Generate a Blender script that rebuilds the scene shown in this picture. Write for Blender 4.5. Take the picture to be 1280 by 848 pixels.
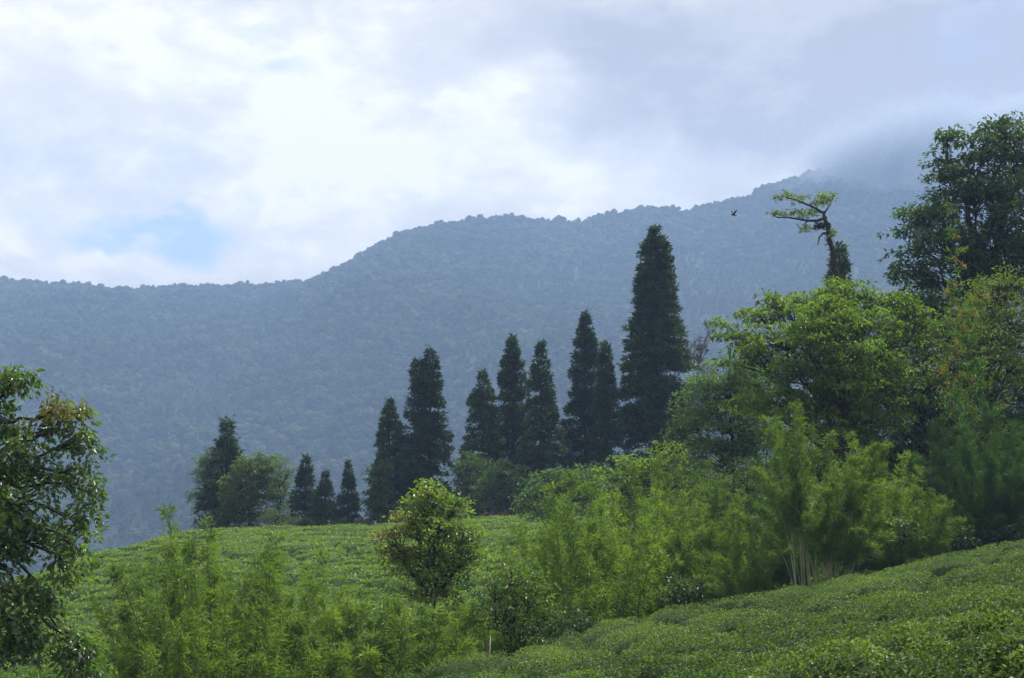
import bpy, math, random
import numpy as np
from mathutils import Vector

S = bpy.context.scene
for o in list(bpy.data.objects):
    bpy.data.objects.remove(o)

# ------------------------------------------------------------------ camera
F = 2030.0                       # focal length in photo pixels (1280 wide)
PITCH = math.atan(216 / F)       # level horizon lies at photo row 640
cam_d = bpy.data.cameras.new('camera')
cam_d.sensor_width = 36
cam_d.lens = F / 1280 * 36
cam_d.clip_start = 0.5
cam_d.clip_end = 20000
cam = bpy.data.objects.new('camera', cam_d)
S.collection.objects.link(cam)
cam.rotation_euler = (math.pi / 2 + PITCH, 0, 0)
S.camera = cam

def ray(px, py):
    dx, dy = (px - 640) / F, (424 - py) / F
    c, s = math.cos(PITCH), math.sin(PITCH)
    return np.array([dx, c - dy * s, s + dy * c])

def at(px, py, Y):
    """world point at depth Y that photo pixel (px, py) looks at"""
    r = ray(px, py)
    return r * (Y / r[1])

# ------------------------------------------------------------------ light
SUN_EL, SUN_AZ = math.radians(56), math.radians(34)       # azimuth measured from +Y towards +X
HAZE_DENSITY = 0.00027
sun_dir = Vector((math.sin(SUN_AZ) * math.cos(SUN_EL), math.cos(SUN_AZ) * math.cos(SUN_EL), math.sin(SUN_EL)))
sd = bpy.data.lights.new('sun', 'SUN')
sd.energy = 5.0
sd.angle = math.radians(0.5)
sd.color = (1.0, 0.95, 0.85)
so = bpy.data.objects.new('sun', sd)
so.rotation_euler = sun_dir.to_track_quat('Z', 'Y').to_euler()
so.location = sun_dir * 400
S.collection.objects.link(so)

S.view_settings.view_transform = 'Standard'
S.view_settings.look = 'None'
S.view_settings.gamma = 1.0
S.view_settings.exposure = 0.75
S.render.engine = 'CYCLES'
cy = S.cycles
cy.use_denoising = True
cy.denoising_prefilter = 'NONE'
cy.max_bounces = 8
cy.diffuse_bounces = 3
cy.glossy_bounces = 2
cy.transmission_bounces = 4
cy.transparent_max_bounces = 8
cy.volume_bounces = 1
cy.volume_max_steps = 128
cy.sample_clamp_indirect = 6.0
cy.sample_clamp_direct = 5.0

# ------------------------------------------------------------------ node helper
class NT:
    def __init__(self, tree):
        self.t = tree
        self.n = tree.nodes
        self.l = tree.links
        self.n.clear()
    def add(self, kind, **kw):
        nd = self.n.new(kind)
        for k, v in kw.items():
            setattr(nd, k, v)
        return nd
    def put(self, sock, v):
        if hasattr(v, 'is_output'):
            self.l.new(v, sock)
        elif v is not None:
            sock.default_value = v
    def math(self, op, a, b=None, c=None, clamp=False):
        nd = self.add('ShaderNodeMath', operation=op)
        nd.use_clamp = clamp
        for i, v in enumerate((a, b, c)):
            if v is not None:
                self.put(nd.inputs[i], v)
        return nd.outputs[0]
    def vmath(self, op, a, b=None, out=0):
        nd = self.add('ShaderNodeVectorMath', operation=op)
        self.put(nd.inputs[0], a)
        if b is not None:
            self.put(nd.inputs[1], b)
        return nd.outputs[out]
    def noise(self, vec, scale, detail=4, rough=0.55, dist=0.0):
        nd = self.add('ShaderNodeTexNoise')
        if vec is not None:
            self.l.new(vec, nd.inputs['Vector'])
        nd.inputs['Scale'].default_value = scale
        nd.inputs['Detail'].default_value = detail
        nd.inputs['Roughness'].default_value = rough
        nd.inputs['Distortion'].default_value = dist
        return nd.outputs[0]
    def ramp(self, fac, stops):
        nd = self.add('ShaderNodeValToRGB')
        cr = nd.color_ramp
        while len(cr.elements) < len(stops):
            cr.elements.new(0.5)
        for e, (p, c) in zip(cr.elements, stops):
            e.position = p
            e.color = (*c, 1)
        self.put(nd.inputs[0], fac)
        return nd.outputs[0]
    def mix(self, fac, a, b, blend='MIX'):
        nd = self.add('ShaderNodeMix', data_type='RGBA', blend_type=blend)
        self.put(nd.inputs[0], fac)
        for s, v in ((nd.inputs[6], a), (nd.inputs[7], b)):
            if isinstance(v, tuple):
                v = (*v, 1) if len(v) == 3 else v
            self.put(s, v)
        return nd.outputs[2]
    def maprange(self, v, a, b, c=0.0, d=1.0, smooth=True):
        nd = self.add('ShaderNodeMapRange', interpolation_type='SMOOTHSTEP' if smooth else 'LINEAR')
        self.put(nd.inputs[0], v)
        for i, x in enumerate((a, b, c, d)):
            nd.inputs[1 + i].default_value = x
        return nd.outputs[0]

# ------------------------------------------------------------------ sky
W = bpy.data.worlds.new('World')
S.world = W
W.use_nodes = True
def build_sky():
    N = NT(W.node_tree)
    out = N.add('ShaderNodeOutputWorld')
    sky = N.add('ShaderNodeTexSky', sky_type='NISHITA')
    sky.sun_disc = False
    sky.sun_elevation = SUN_EL
    sky.sun_rotation = SUN_AZ
    sky.air_density = 1.0
    sky.dust_density = 0.6
    d = N.vmath('NORMALIZE', N.add('ShaderNodeTexCoord').outputs['Generated'])
    dw = N.vmath('ADD', d, N.vmath('SCALE', N.vmath('SUBTRACT', N.add('ShaderNodeTexNoise').outputs['Color'], (0.5, 0.5, 0.5)), None))
    # warped direction: a noise colour pushes the lookup so that cloud edges curl
    nz = N.add('ShaderNodeTexNoise')
    N.l.new(d, nz.inputs['Vector'])
    nz.inputs['Scale'].default_value = 9
    nz.inputs['Detail'].default_value = 7
    off = N.add('ShaderNodeVectorMath', operation='SCALE')
    N.l.new(N.vmath('SUBTRACT', nz.outputs['Color'], (0.5, 0.5, 0.5)), off.inputs[0])
    off.inputs['Scale'].default_value = 0.14
    dwv = N.vmath('ADD', d, off.outputs[0])
    def blob(px, py, rx, ry, soft=1.0):
        c = ray(px, py); c = c / np.linalg.norm(c)
        v = N.vmath('MULTIPLY', N.vmath('SUBTRACT', dwv, tuple(c)), (F / rx, F / rx, F / ry))
        ln = N.vmath('LENGTH', v, out=1)
        return N.maprange(ln, 0.45, 1.0 + 0.2 * soft, 1.0, 0.0)
    st = N.vmath('MULTIPLY', d, (1.0, 1.0, 1.9))
    n1 = N.noise(st, 5.5, 7, 0.55, 0.4)
    n2 = N.noise(st, 17, 6, 0.6, 0.3)
    shade = N.math('ADD', N.math('MULTIPLY', n1, 0.8), N.math('MULTIPLY', n2, 0.45))
    n3 = N.noise(st, 42, 5, 0.6, 0.2)
    shade = N.math('ADD', shade, N.math('MULTIPLY', N.math('SUBTRACT', n3, 0.5), 0.28))
    shade = N.maprange(shade, 0.48, 0.80, 0.36, 0.82)
    # bright diagonal bank, darker deck to the right
    for (px, py, rx, ry, k) in ((520, 60, 260, 150, 0.18), (620, 170, 240, 110, 0.22), (330, 160, 230, 90, 0.14), (90, 40, 260, 110, 0.22),
                                (1010, 215, 170, 45, 0.22), (60, 320, 150, 60, 0.2), (420, 280, 260, 70, 0.16),
                                (760, 230, 140, 60, 0.14), (980, 110, 330, 120, -0.50), (1250, 160, 240, 190, -0.35), (760, 40, 200, 70, -0.26),
                                (130, 120, 260, 150, 0.16)):
        shade = N.math('ADD', shade, N.math('MULTIPLY', blob(px, py, rx, ry), k))
    shade = N.math('ADD', shade, 0.0, clamp=True)
    cloud = N.ramp(shade, [(0.0, (0.32, 0.31, 0.34)), (0.4, (0.46, 0.45, 0.445)), (0.75, (0.605, 0.585, 0.55)), (1.0, (0.77, 0.73, 0.67))])
    hole = None
    for (px, py, rx, ry, k) in ((200, 312, 175, 30, 1.0), (335, 262, 42, 58, 0.9), (80, 322, 75, 26, 0.9), (345, 92, 75, 22, 0.55), (310, 32, 40, 18, 0.4), (705, 243, 40, 12, 0.35), (1290, 60, 120, 60, 0.25)):
        b = N.math('MULTIPLY', blob(px, py, rx, ry), k)
        hole = b if hole is None else N.math('MAXIMUM', hole, b)
    hole = N.math('MULTIPLY', N.math('MULTIPLY', hole, 0.85), N.maprange(N.math('ADD', N.math('MULTIPLY', n2, 0.6), N.math('MULTIPLY', n3, 0.4)), 0.42, 0.56, 0.2, 1.0), clamp=True)
    blue = N.mix(1.0, sky.outputs[0], (0.10, 0.10, 0.10), 'MULTIPLY')
    blue = N.mix(0.7, blue, (0.22, 0.36, 0.66))
    col = N.mix(hole, cloud, blue)
    bg = N.add('ShaderNodeBackground')
    N.l.new(col, bg.inputs[0])
    bg.inputs[1].default_value = 1.0
    N.l.new(bg.outputs[0], out.inputs[0])
build_sky()

# ------------------------------------------------------------------ materials
def leaf_mat(name, stops, trans=0.4, gloss=0.03, rough=0.5, patch=0.35, tint=None, objvar=0.12, world=None):
    """leaf: diffuse + translucent + a thin waxy gloss; colour varies leaf by leaf, clump by clump and plant by plant"""
    m = bpy.data.materials.new(name)
    m.use_nodes = True
    N = NT(m.node_tree)
    out = N.add('ShaderNodeOutputMaterial')
    at_ = N.add('ShaderNodeAttribute'); at_.attribute_name = 'rnd'
    oi = N.add('ShaderNodeObjectInfo')
    tc = N.add('ShaderNodeTexCoord')
    nz = N.noise(tc.outputs['Object'], 0.8, 2)
    f = N.math('ADD', at_.outputs['Fac'], N.math('MULTIPLY', N.math('SUBTRACT', nz, 0.5), patch * 2))
    f = N.math('ADD', f, N.math('MULTIPLY', N.math('SUBTRACT', oi.outputs['Random'], 0.5), objvar * 2), clamp=True)
    if world:       # stands of other species, by place on the mountain
        wn = N.noise(N.add('ShaderNodeNewGeometry').outputs['Position'], world, 3)
        f = N.math('ADD', f, N.math('MULTIPLY', N.math('SUBTRACT', wn, 0.5), 1.1), clamp=True)
    col = N.ramp(f, stops)
    if tint:
        at2 = N.add('ShaderNodeAttribute'); at2.attribute_name = 'tint'
        col = N.mix(at2.outputs['Fac'], col, tint)
    df = N.add('ShaderNodeBsdfDiffuse'); N.l.new(col, df.inputs[0])
    tr = N.add('ShaderNodeBsdfTranslucent')
    N.l.new(N.mix(1.0, col, (1.55, 1.95, 0.6), 'MULTIPLY'), tr.inputs[0])
    mx = N.add('ShaderNodeMixShader'); mx.inputs[0].default_value = trans
    N.l.new(df.outputs[0], mx.inputs[1]); N.l.new(tr.outputs[0], mx.inputs[2])
    gl = N.add('ShaderNodeBsdfGlossy'); gl.inputs['Roughness'].default_value = rough
    gl.inputs['Color'].default_value = (0.9, 0.95, 1.0, 1)
    m2 = N.add('ShaderNodeMixShader'); m2.inputs[0].default_value = gloss
    N.l.new(mx.outputs[0], m2.inputs[1]); N.l.new(gl.outputs[0], m2.inputs[2])
    N.l.new(m2.outputs[0], out.inputs[0])
    return m

def rough_mat(name, stops, scale=3.0, bump=0.4, rough=0.9, detail=6, stretch=(1, 1, 1)):
    m = bpy.data.materials.new(name)
    m.use_nodes = True
    N = NT(m.node_tree)
    out = N.add('ShaderNodeOutputMaterial')
    tc = N.add('ShaderNodeTexCoord')
    v = N.vmath('MULTIPLY', tc.outputs['Object'], stretch)
    n = N.noise(v, scale, detail, 0.6)
    p = N.add('ShaderNodeBsdfPrincipled')
    N.l.new(N.ramp(n, stops), p.inputs['Base Color'])
    p.inputs['Roughness'].default_value = rough
    p.inputs['Specular IOR Level'].default_value = 0.1
    b = N.add('ShaderNodeBump'); b.inputs['Strength'].default_value = bump
    b.inputs['Distance'].default_value = 0.05
    N.l.new(n, b.inputs['Height']); N.l.new(b.outputs[0], p.inputs['Normal'])
    N.l.new(p.outputs[0], out.inputs[0])
    return m

M = {}
M['conifer'] = leaf_mat('conifer_needles', [(0.0, (0.008, 0.018, 0.009)), (0.55, (0.024, 0.046, 0.017)), (1.0, (0.085, 0.130, 0.036))], trans=0.28, gloss=0.03, rough=0.5)
M['bamboo'] = leaf_mat('bamboo_leaf', [(0.0, (0.022, 0.044, 0.010)), (0.5, (0.076, 0.120, 0.020)), (1.0, (0.18, 0.235, 0.04))], trans=0.48, gloss=0.03, rough=0.5)
M['bamboo_painted_shade'] = leaf_mat('painted_shade_bamboo_leaf', [(0.0, (0.018, 0.046, 0.014)), (0.5, (0.036, 0.078, 0.018)), (1.0, (0.07, 0.12, 0.024))], trans=0.4, gloss=0.03, rough=0.5)  # bamboo leaf with the shade of the right-hand thicket put into its colour
M['broad'] = leaf_mat('broad_leaf', [(0.0, (0.030, 0.056, 0.010)), (0.5, (0.088, 0.135, 0.018)), (1.0, (0.19, 0.235, 0.035))], trans=0.5, gloss=0.03)
M['broad_dark'] = leaf_mat('dark_broad_leaf', [(0.0, (0.014, 0.032, 0.010)), (0.6, (0.044, 0.078, 0.016)), (1.0, (0.12, 0.165, 0.026))], trans=0.4, gloss=0.04)
M['broad_grey'] = leaf_mat('grey_green_leaf', [(0.0, (0.030, 0.056, 0.024)), (0.5, (0.066, 0.11, 0.045)), (1.0, (0.13, 0.18, 0.07))], trans=0.45, gloss=0.035)
M['olive'] = leaf_mat('olive_leaf', [(0.0, (0.034, 0.054, 0.014)), (0.5, (0.078, 0.105, 0.022)), (1.0, (0.14, 0.165, 0.035))], trans=0.5, gloss=0.03)
M['waxy'] = leaf_mat('waxy_leaf', [(0.0, (0.020, 0.044, 0.010)), (0.5, (0.068, 0.118, 0.018)), (1.0, (0.16, 0.22, 0.03))], trans=0.45, gloss=0.05, rough=0.45, tint=(0.16, 0.10, 0.02))
M['russet'] = leaf_mat('young_russet_leaf', [(0.0, (0.05, 0.085, 0.014)), (0.5, (0.14, 0.19, 0.026)), (1.0, (0.27, 0.31, 0.05))], trans=0.55, gloss=0.06, rough=0.42, tint=(0.17, 0.075, 0.035))
M['lime'] = leaf_mat('lime_leaf', [(0.0, (0.05, 0.075, 0.012)), (0.5, (0.09, 0.125, 0.02)), (1.0, (0.15, 0.185, 0.035))], trans=0.45, gloss=0.05)
M['orange_bamboo'] = leaf_mat('withering_bamboo_leaf', [(0.0, (0.035, 0.075, 0.014)), (0.5, (0.06, 0.115, 0.018)), (1.0, (0.11, 0.16, 0.03))], trans=0.45, gloss=0.03, tint=(0.27, 0.13, 0.03))
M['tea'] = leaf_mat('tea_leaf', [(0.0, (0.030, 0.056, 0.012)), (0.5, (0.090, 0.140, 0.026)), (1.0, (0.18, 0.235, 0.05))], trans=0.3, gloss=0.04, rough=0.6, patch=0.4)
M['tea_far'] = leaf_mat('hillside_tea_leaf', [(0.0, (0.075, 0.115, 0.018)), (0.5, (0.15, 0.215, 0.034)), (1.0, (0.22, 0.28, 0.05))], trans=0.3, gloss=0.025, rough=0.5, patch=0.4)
M['forest'] = leaf_mat('forest_canopy', [(0.0, (0.016, 0.030, 0.012)), (0.5, (0.044, 0.066, 0.022)), (1.0, (0.095, 0.11, 0.045))], trans=0.1, gloss=0.0, patch=0.1, objvar=0.4, world=0.006)
M['bark'] = rough_mat('bark', [(0.3, (0.022, 0.018, 0.014)), (0.7, (0.075, 0.062, 0.05))], 6, 0.6, stretch=(1, 1, 0.35))
M['pale_bark'] = rough_mat('pale_bark', [(0.3, (0.06, 0.062, 0.062)), (0.7, (0.13, 0.13, 0.13))], 6, 0.5, stretch=(1, 1, 0.35))
M['culm'] = rough_mat('pale_culm', [(0.3, (0.14, 0.16, 0.09)), (0.7, (0.36, 0.37, 0.25))], 1.6, 0.1, 0.5)
M['culm_green'] = rough_mat('green_culm', [(0.3, (0.05, 0.08, 0.025)), (0.7, (0.13, 0.14, 0.06))], 1.6, 0.1, 0.5)
M['soil'] = rough_mat('soil', [(0.3, (0.016, 0.020, 0.008)), (0.55, (0.030, 0.040, 0.014)), (0.8, (0.06, 0.055, 0.03))], 0.6, 0.5)
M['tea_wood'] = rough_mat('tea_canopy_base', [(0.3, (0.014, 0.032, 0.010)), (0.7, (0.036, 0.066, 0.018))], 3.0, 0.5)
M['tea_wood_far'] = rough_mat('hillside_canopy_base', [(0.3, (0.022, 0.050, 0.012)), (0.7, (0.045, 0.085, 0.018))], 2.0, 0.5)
M['earth'] = rough_mat('red_earth', [(0.3, (0.028, 0.022, 0.016)), (0.7, (0.085, 0.06, 0.045))], 1.5, 0.8)
M['mountain'] = rough_mat('mountain_floor', [(0.3, (0.010, 0.018, 0.008)), (0.7, (0.022, 0.034, 0.014))], 0.02, 0.2)
M['moss'] = leaf_mat('epiphyte', [(0.0, (0.012, 0.016, 0.008)), (0.5, (0.026, 0.030, 0.013)), (1.0, (0.05, 0.055, 0.02))], trans=0.15, gloss=0.02)
M['feather'] = rough_mat('dark_feather', [(0.3, (0.008, 0.008, 0.010)), (0.7, (0.02, 0.02, 0.024))], 20, 0.1, 0.6)
M['pole'] = rough_mat('weathered_pole', [(0.3, (0.22, 0.18, 0.12)), (0.7, (0.42, 0.36, 0.26))], 8, 0.2, 0.8)

# ------------------------------------------------------------------ mesh tools
def link(name, mesh, parent=None, loc=None):
    o = bpy.data.objects.new(name, mesh)
    S.collection.objects.link(o)
    if parent is not None:
        o.parent = parent
    if loc is not None:
        o.location = loc
    return o

def tag(o, label=None, cat=None, group=None, kind=None):
    if label: o['label'] = label
    if cat: o['category'] = cat
    if group: o['group'] = group
    if kind: o['kind'] = kind
    return o

def empty(name, loc, label=None, cat=None, group=None):
    o = bpy.data.objects.new(name, None)
    o.empty_display_size = 0.5
    S.collection.objects.link(o)
    o.location = tuple(float(v) for v in loc)
    return tag(o, label, cat, group)

def mesh_np(name, V, T, mat, rnd=None, tint=None, smooth=False, k=3):
    V = np.asarray(V, np.float32); T = np.asarray(T, np.int32)
    me = bpy.data.meshes.new(name)
    me.vertices.add(len(V)); me.vertices.foreach_set('co', V.ravel())
    me.loops.add(T.size); me.loops.foreach_set('vertex_index', T.ravel())
    me.polygons.add(len(T))
    me.polygons.foreach_set('loop_start', np.arange(0, T.size, k, dtype=np.int32))
    me.polygons.foreach_set('use_smooth', np.full(len(T), smooth))
    for nm, arr in (('rnd', rnd), ('tint', tint)):
        if arr is not None:
            a = me.attributes.new(nm, 'FLOAT', 'FACE')
            a.data.foreach_set('value', np.asarray(arr, np.float32))
    me.update(calc_edges=True)
    me.materials.append(mat)
    return me

def unit(v):
    return v / np.maximum(np.linalg.norm(v, axis=-1, keepdims=True), 1e-9)

def rand_dir(g, n):
    return unit(g.normal(size=(n, 3)))

class Leaves:
    """collects folded diamond leaves (two triangles each)"""
    def __init__(self):
        self.V, self.R, self.Tn = [], [], []
    def add(self, P, D, N, L, Wd, g, fold=0.22, droop=0.12, rnd=None, tint=None):
        n = len(P)
        D = unit(D); Sd = unit(np.cross(D, N)); N2 = np.cross(Sd, D)
        L = np.broadcast_to(np.asarray(L, float), (n,))[:, None]; Wd = np.broadcast_to(np.asarray(Wd, float), (n,))[:, None]
        mid = P + D * L * 0.45
        v = np.stack([P, mid + Sd * Wd * 0.5 + N2 * Wd * fold, P + D * L - N2 * L * droop, mid - Sd * Wd * 0.5 + N2 * Wd * fold], 1)
        self.V.append(v.reshape(-1, 3))
        r = g.random(n) if rnd is None else rnd
        self.R.append(r)
        self.Tn.append(np.zeros(n) if tint is None else tint)
    def build(self, name, mat):
        V = np.concatenate(self.V); n = len(V) // 4
        b = np.arange(n)[:, None] * 4
        T = np.concatenate([b + np.array([[0, 1, 2]]), b + np.array([[0, 2, 3]])], 1).reshape(-1, 3)
        return mesh_np(name, V, T, mat, np.repeat(np.concatenate(self.R), 2), np.repeat(np.concatenate(self.Tn), 2))

class Tubes:
    """collects tapered tubes along polylines"""
    def __init__(self):
        self.V, self.T, self.n = [], [], 0
    def add(self, pts, rad, sides=6):
        pts = np.asarray(pts, float); rad = np.broadcast_to(np.asarray(rad, float), (len(pts),))
        d = np.gradient(pts, axis=0); d = unit(d)
        ref = np.array([0.31, 0.95, 0.05]) if abs(d[0][2]) > 0.5 else np.array([0.05, 0.1, 0.99])
        a = unit(np.cross(d, ref)); b = np.cross(d, a)
        th = np.arange(sides) / sides * 2 * np.pi
        ring = pts[:, None, :] + rad[:, None, None] * (np.cos(th)[None, :, None] * a[:, None, :] + np.sin(th)[None, :, None] * b[:, None, :])
        k = len(pts)
        i = np.arange(k - 1)[:, None] * sides + np.arange(sides)[None, :]
        j = np.arange(k - 1)[:, None] * sides + (np.arange(sides)[None, :] + 1) % sides
        q0, q1, q2, q3 = i, j, j + sides, i + sides
        T = np.concatenate([np.stack([q0, q1, q2], -1).reshape(-1, 3), np.stack([q0, q2, q3], -1).reshape(-1, 3)])
        V = ring.reshape(-1, 3)
        tip = len(V)
        V = np.concatenate([V, pts[-1:]])
        cap = np.stack([np.arange(sides) + (k - 1) * sides, (np.arange(sides) + 1) % sides + (k - 1) * sides, np.full(sides, tip)], -1)
        T = np.concatenate([T, cap]) + self.n
        self.V.append(V); self.T.append(T); self.n += len(V)
    def build(self, name, mat):
        return mesh_np(name, np.concatenate(self.V), np.concatenate(self.T), mat, smooth=True)

def curve_pts(p0, p1, n, g, sag=0.0, wob=0.05, up=None):
    """slightly crooked line from p0 to p1"""
    p0 = np.asarray(p0, float); p1 = np.asarray(p1, float)
    t = np.linspace(0, 1, n)[:, None]
    L = np.linalg.norm(p1 - p0)
    P = p0 + (p1 - p0) * t
    P[:, 2] += sag * L * 4 * t[:, 0] * (1 - t[:, 0])
    w = g.normal(size=(n, 3)) * wob * L
    w[0] = 0; w[-1] = 0
    return P + w

_tab = np.random.default_rng(7).random((256, 256))
def vnoise(x, y, scale, octaves=3, seed=0):
    """numpy value noise, 0..1"""
    x = np.asarray(x, float) / scale + 37.3 * seed; y = np.asarray(y, float) / scale + 11.7 * seed
    tot = np.zeros(np.broadcast(x, y).shape); amp, s = 1.0, 0.0
    for o in range(octaves):
        xi = np.floor(x).astype(int); yi = np.floor(y).astype(int)
        fx, fy = x - xi, y - yi
        fx = fx * fx * (3 - 2 * fx); fy = fy * fy * (3 - 2 * fy)
        a = _tab[xi % 256, yi % 256]; b = _tab[(xi + 1) % 256, yi % 256]
        c = _tab[xi % 256, (yi + 1) % 256]; d = _tab[(xi + 1) % 256, (yi + 1) % 256]
        tot += amp * ((a * (1 - fx) + b * fx) * (1 - fy) + (c * (1 - fx) + d * fx) * fy)
        s += amp; amp *= 0.5; x = x * 2.03 + 5.1; y = y * 2.03 + 9.2
    return tot / s

def worley(x, y, cx, cy, seed=0):
    """jittered cells: returns (F1, F2 - F1, cell random) in cell units"""
    x = np.asarray(x, float) / cx; y = np.asarray(y, float) / cy
    xi = np.floor(x).astype(int); yi = np.floor(y).astype(int)
    f1 = np.full(x.shape, 9.0); f2 = np.full(x.shape, 9.0); cid = np.zeros(x.shape)
    for i in (-1, 0, 1):
        for j in (-1, 0, 1):
            a = (xi + i + 31 * seed) % 256; b = (yi + j + 17 * seed) % 256
            jx = xi + i + 0.15 + 0.7 * _tab[a, b]; jy = yi + j + 0.15 + 0.7 * _tab[b, (a + 91) % 256]
            d = np.hypot(x - jx, y - jy)
            new = d < f1
            f2 = np.where(new, f1, np.minimum(f2, d)); cid = np.where(new, _tab[(a + 13) % 256, (b + 57) % 256], cid)
            f1 = np.where(new, d, f1)
    return f1, f2 - f1, cid

# ------------------------------------------------------------------ terrain
EX = np.array([-60, -25, -12, -2, 4, 11, 20.5, 30, 45, 80.]); EY = np.array([2, 12, 25, 40, 50, 58, 65, 69, 74, 84.])
CX = np.array([-200, -90, -60, -47, -41, -37.7, -32.5, -28, -19, -8, 0, 5, 14, 25, 45, 90.])
CZ = np.array([-70, -26, -12.5, -8.9, -7.2, -5.6, -3.9, -2.4, -2.0, -1.7, -1.2, -0.6, 1.0, 4.0, 8.0, 14.])

def near_plane(x, y):
    return -1.46 + 0.183 * x - 0.0568 * y

def H(x, y):
    """ground height of the tea garden"""
    x = np.asarray(x, float); y = np.asarray(y, float)
    e = np.interp(x, EX, EY)
    past = np.maximum(y - e, 0)
    near = near_plane(x, y) - 0.75 - 0.62 * np.maximum(past - 0.6, 0)
    crest = np.interp(x, CX, CZ) + 0.8 * (vnoise(x, y, 22, 2, 3) - 0.5)
    dy = y - 150
    mid = crest - np.where(dy < 0, 0.00082 * dy * dy, 0.0055 * dy * dy)
    k = 0.6
    h = np.log(np.exp(np.clip(near / k, -200, 60)) + np.exp(np.clip(mid / k, -200, 60))) * k
    return np.maximum(h, -86 + 2 * (vnoise(x, y, 60, 2, 5)))

def grid_mesh(name, xs, ys, zf, mat, smooth=True):
    X, Y = np.meshgrid(xs, ys)
    Z = zf(X, Y)
    V = np.stack([X, Y, Z], -1).reshape(-1, 3)
    nx, ny = len(xs), len(ys)
    i = (np.arange(ny - 1)[:, None] * nx + np.arange(nx - 1)[None, :]).ravel()
    Q = np.stack([i, i + 1, i + nx + 1, i + nx], -1)
    return mesh_np(name, V, Q, mat, smooth=smooth, k=4)

def spaced(lo, hi, inner_lo, inner_hi, step, growth=1.35):
    mid = np.arange(inner_lo, inner_hi + step, step)
    out = list(mid); s = step
    while out[-1] < hi:
        s *= growth; out.append(out[-1] + s)
    pre = []; s = step; p = inner_lo
    while p > lo:
        s *= growth; p -= s; pre.append(p)
    return np.array(pre[::-1] + out)

gx = spaced(-1900, 1900, -70, 60, 1.0); gy = spaced(-120, 2300, 4, 215, 1.0)
tag(link('ground', grid_mesh('ground', gx, gy, H, M['soil'])), kind='structure')

# ------------------------------------------------------------------ far mountain
RY = 2200.0
RP = [(-900, 420), (-400, 372), (-150, 350), (0, 347), (50, 349), (100, 352), (150, 356), (200, 356), (250, 354), (308, 355), (350, 353), (400, 345), (418, 334), (450, 315), (500, 287), (550, 276),
      (600, 270), (650, 268), (700, 270), (716, 277), (740, 268), (780, 260), (820, 254), (860, 258), (900, 249), (935, 242), (952, 228), (975, 222), (1010, 213), (1050, 206), (1130, 198), (1280, 186), (1600, 150), (2100, 190)]
RXs = np.array([at(p, q, RY)[0] for p, q in RP]); RZs = np.array([at(p, q, RY)[2] for p, q in RP]) - 7.5
def HM(x, y):
    x = np.asarray(x, float); y = np.asarray(y, float)
    w = (vnoise(x, y, 420, 2, 9) - 0.5) * 160
    t = (y - 820) / (RY - 820)
    R = np.interp(x, RXs, RZs)
    s = np.clip(t, 0, 1)
    front = -88 + (R + 88) * (0.9 * s + 0.1 * s * s)
    spur = (vnoise(x + w, y * 0.4, 300, 3, 12) - 0.5) * 140 + (vnoise(x, y, 75, 3, 14) - 0.5) * 26
    front = front + spur * np.clip(4 * s * (1 - s), 0, 1)
    back = R - (np.maximum(y - RY, 0)) * 0.55
    return np.where(t < 1, front, back)
mx = np.arange(-1500, 1500.1, 15.0); my = np.arange(800, 2600.1, 15.0)
tag(link('mountain', grid_mesh('mountain', mx, my, HM, M['mountain'])), kind='structure')

def ico(sub):
    import bmesh
    bm = bmesh.new(); bmesh.ops.create_icosphere(bm, subdivisions=sub, radius=1.0)
    V = np.array([v.co[:] for v in bm.verts]); T = np.array([[v.index for v in f.verts] for f in bm.faces]); bm.free()
    return V, T
ICO2 = ico(2)
def lumpy_crown(g, conifer=False, lobes=6, leafy=220):
    """far forest crown about 10 m wide: several uneven lobes with loose leafy edges"""
    Vs, Ts, n = [], [], 0
    V0, T0 = ICO2
    if conifer:
        parts = [((g.normal() * 0.3, g.normal() * 0.3, 2 + 1.9 * k), (2.5 - 0.42 * k) * g.uniform(0.85, 1.15), 1.5) for k in range(4)]
    else:
        parts = [((0, 0, 4.0), 3.4, 2.6)] + [((math.cos(a) * r, math.sin(a) * r, z), q, q * g.uniform(0.65, 0.95)) for a, r, z, q in
                 [(g.uniform(0, 6.28), g.uniform(1.8, 3.8), g.uniform(3.0, 7.0), g.uniform(1.3, 2.4)) for _ in range(lobes)]]
    for c, r, rz in parts:
        d = V0 * (1 + 0.16 * (g.random((len(V0), 1)) - 0.5) * 2)
        Vs.append(d * np.array([r, r, rz]) + np.array(c)); Ts.append(T0 + n); n += len(V0)
    # loose leaf tufts on the lobes
    L = Leaves()
    for c, r, rz in parts:
        k = leafy // len(parts)
        d = rand_dir(g, k); P = d * np.array([r, r, rz]) * g.uniform(0.85, 1.12, (k, 1)) + np.array(c)
        L.add(P, d + g.normal(size=(k, 3)) * 0.6, rand_dir(g, k), g.uniform(0.5, 1.1, k), 0.5, g)
    LV = np.concatenate(L.V); m = len(LV) // 4; b = np.arange(m)[:, None] * 4 + n
    LT = np.concatenate([b + np.array([[0, 1, 2]]), b + np.array([[0, 2, 3]])], 1).reshape(-1, 3)
    V = np.concatenate(Vs + [LV]); T = np.concatenate(Ts + [LT])
    return mesh_np('forest_crown', V, T, M['forest'], rnd=g.random(len(T)) * 0.5 + 0.25)

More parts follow.
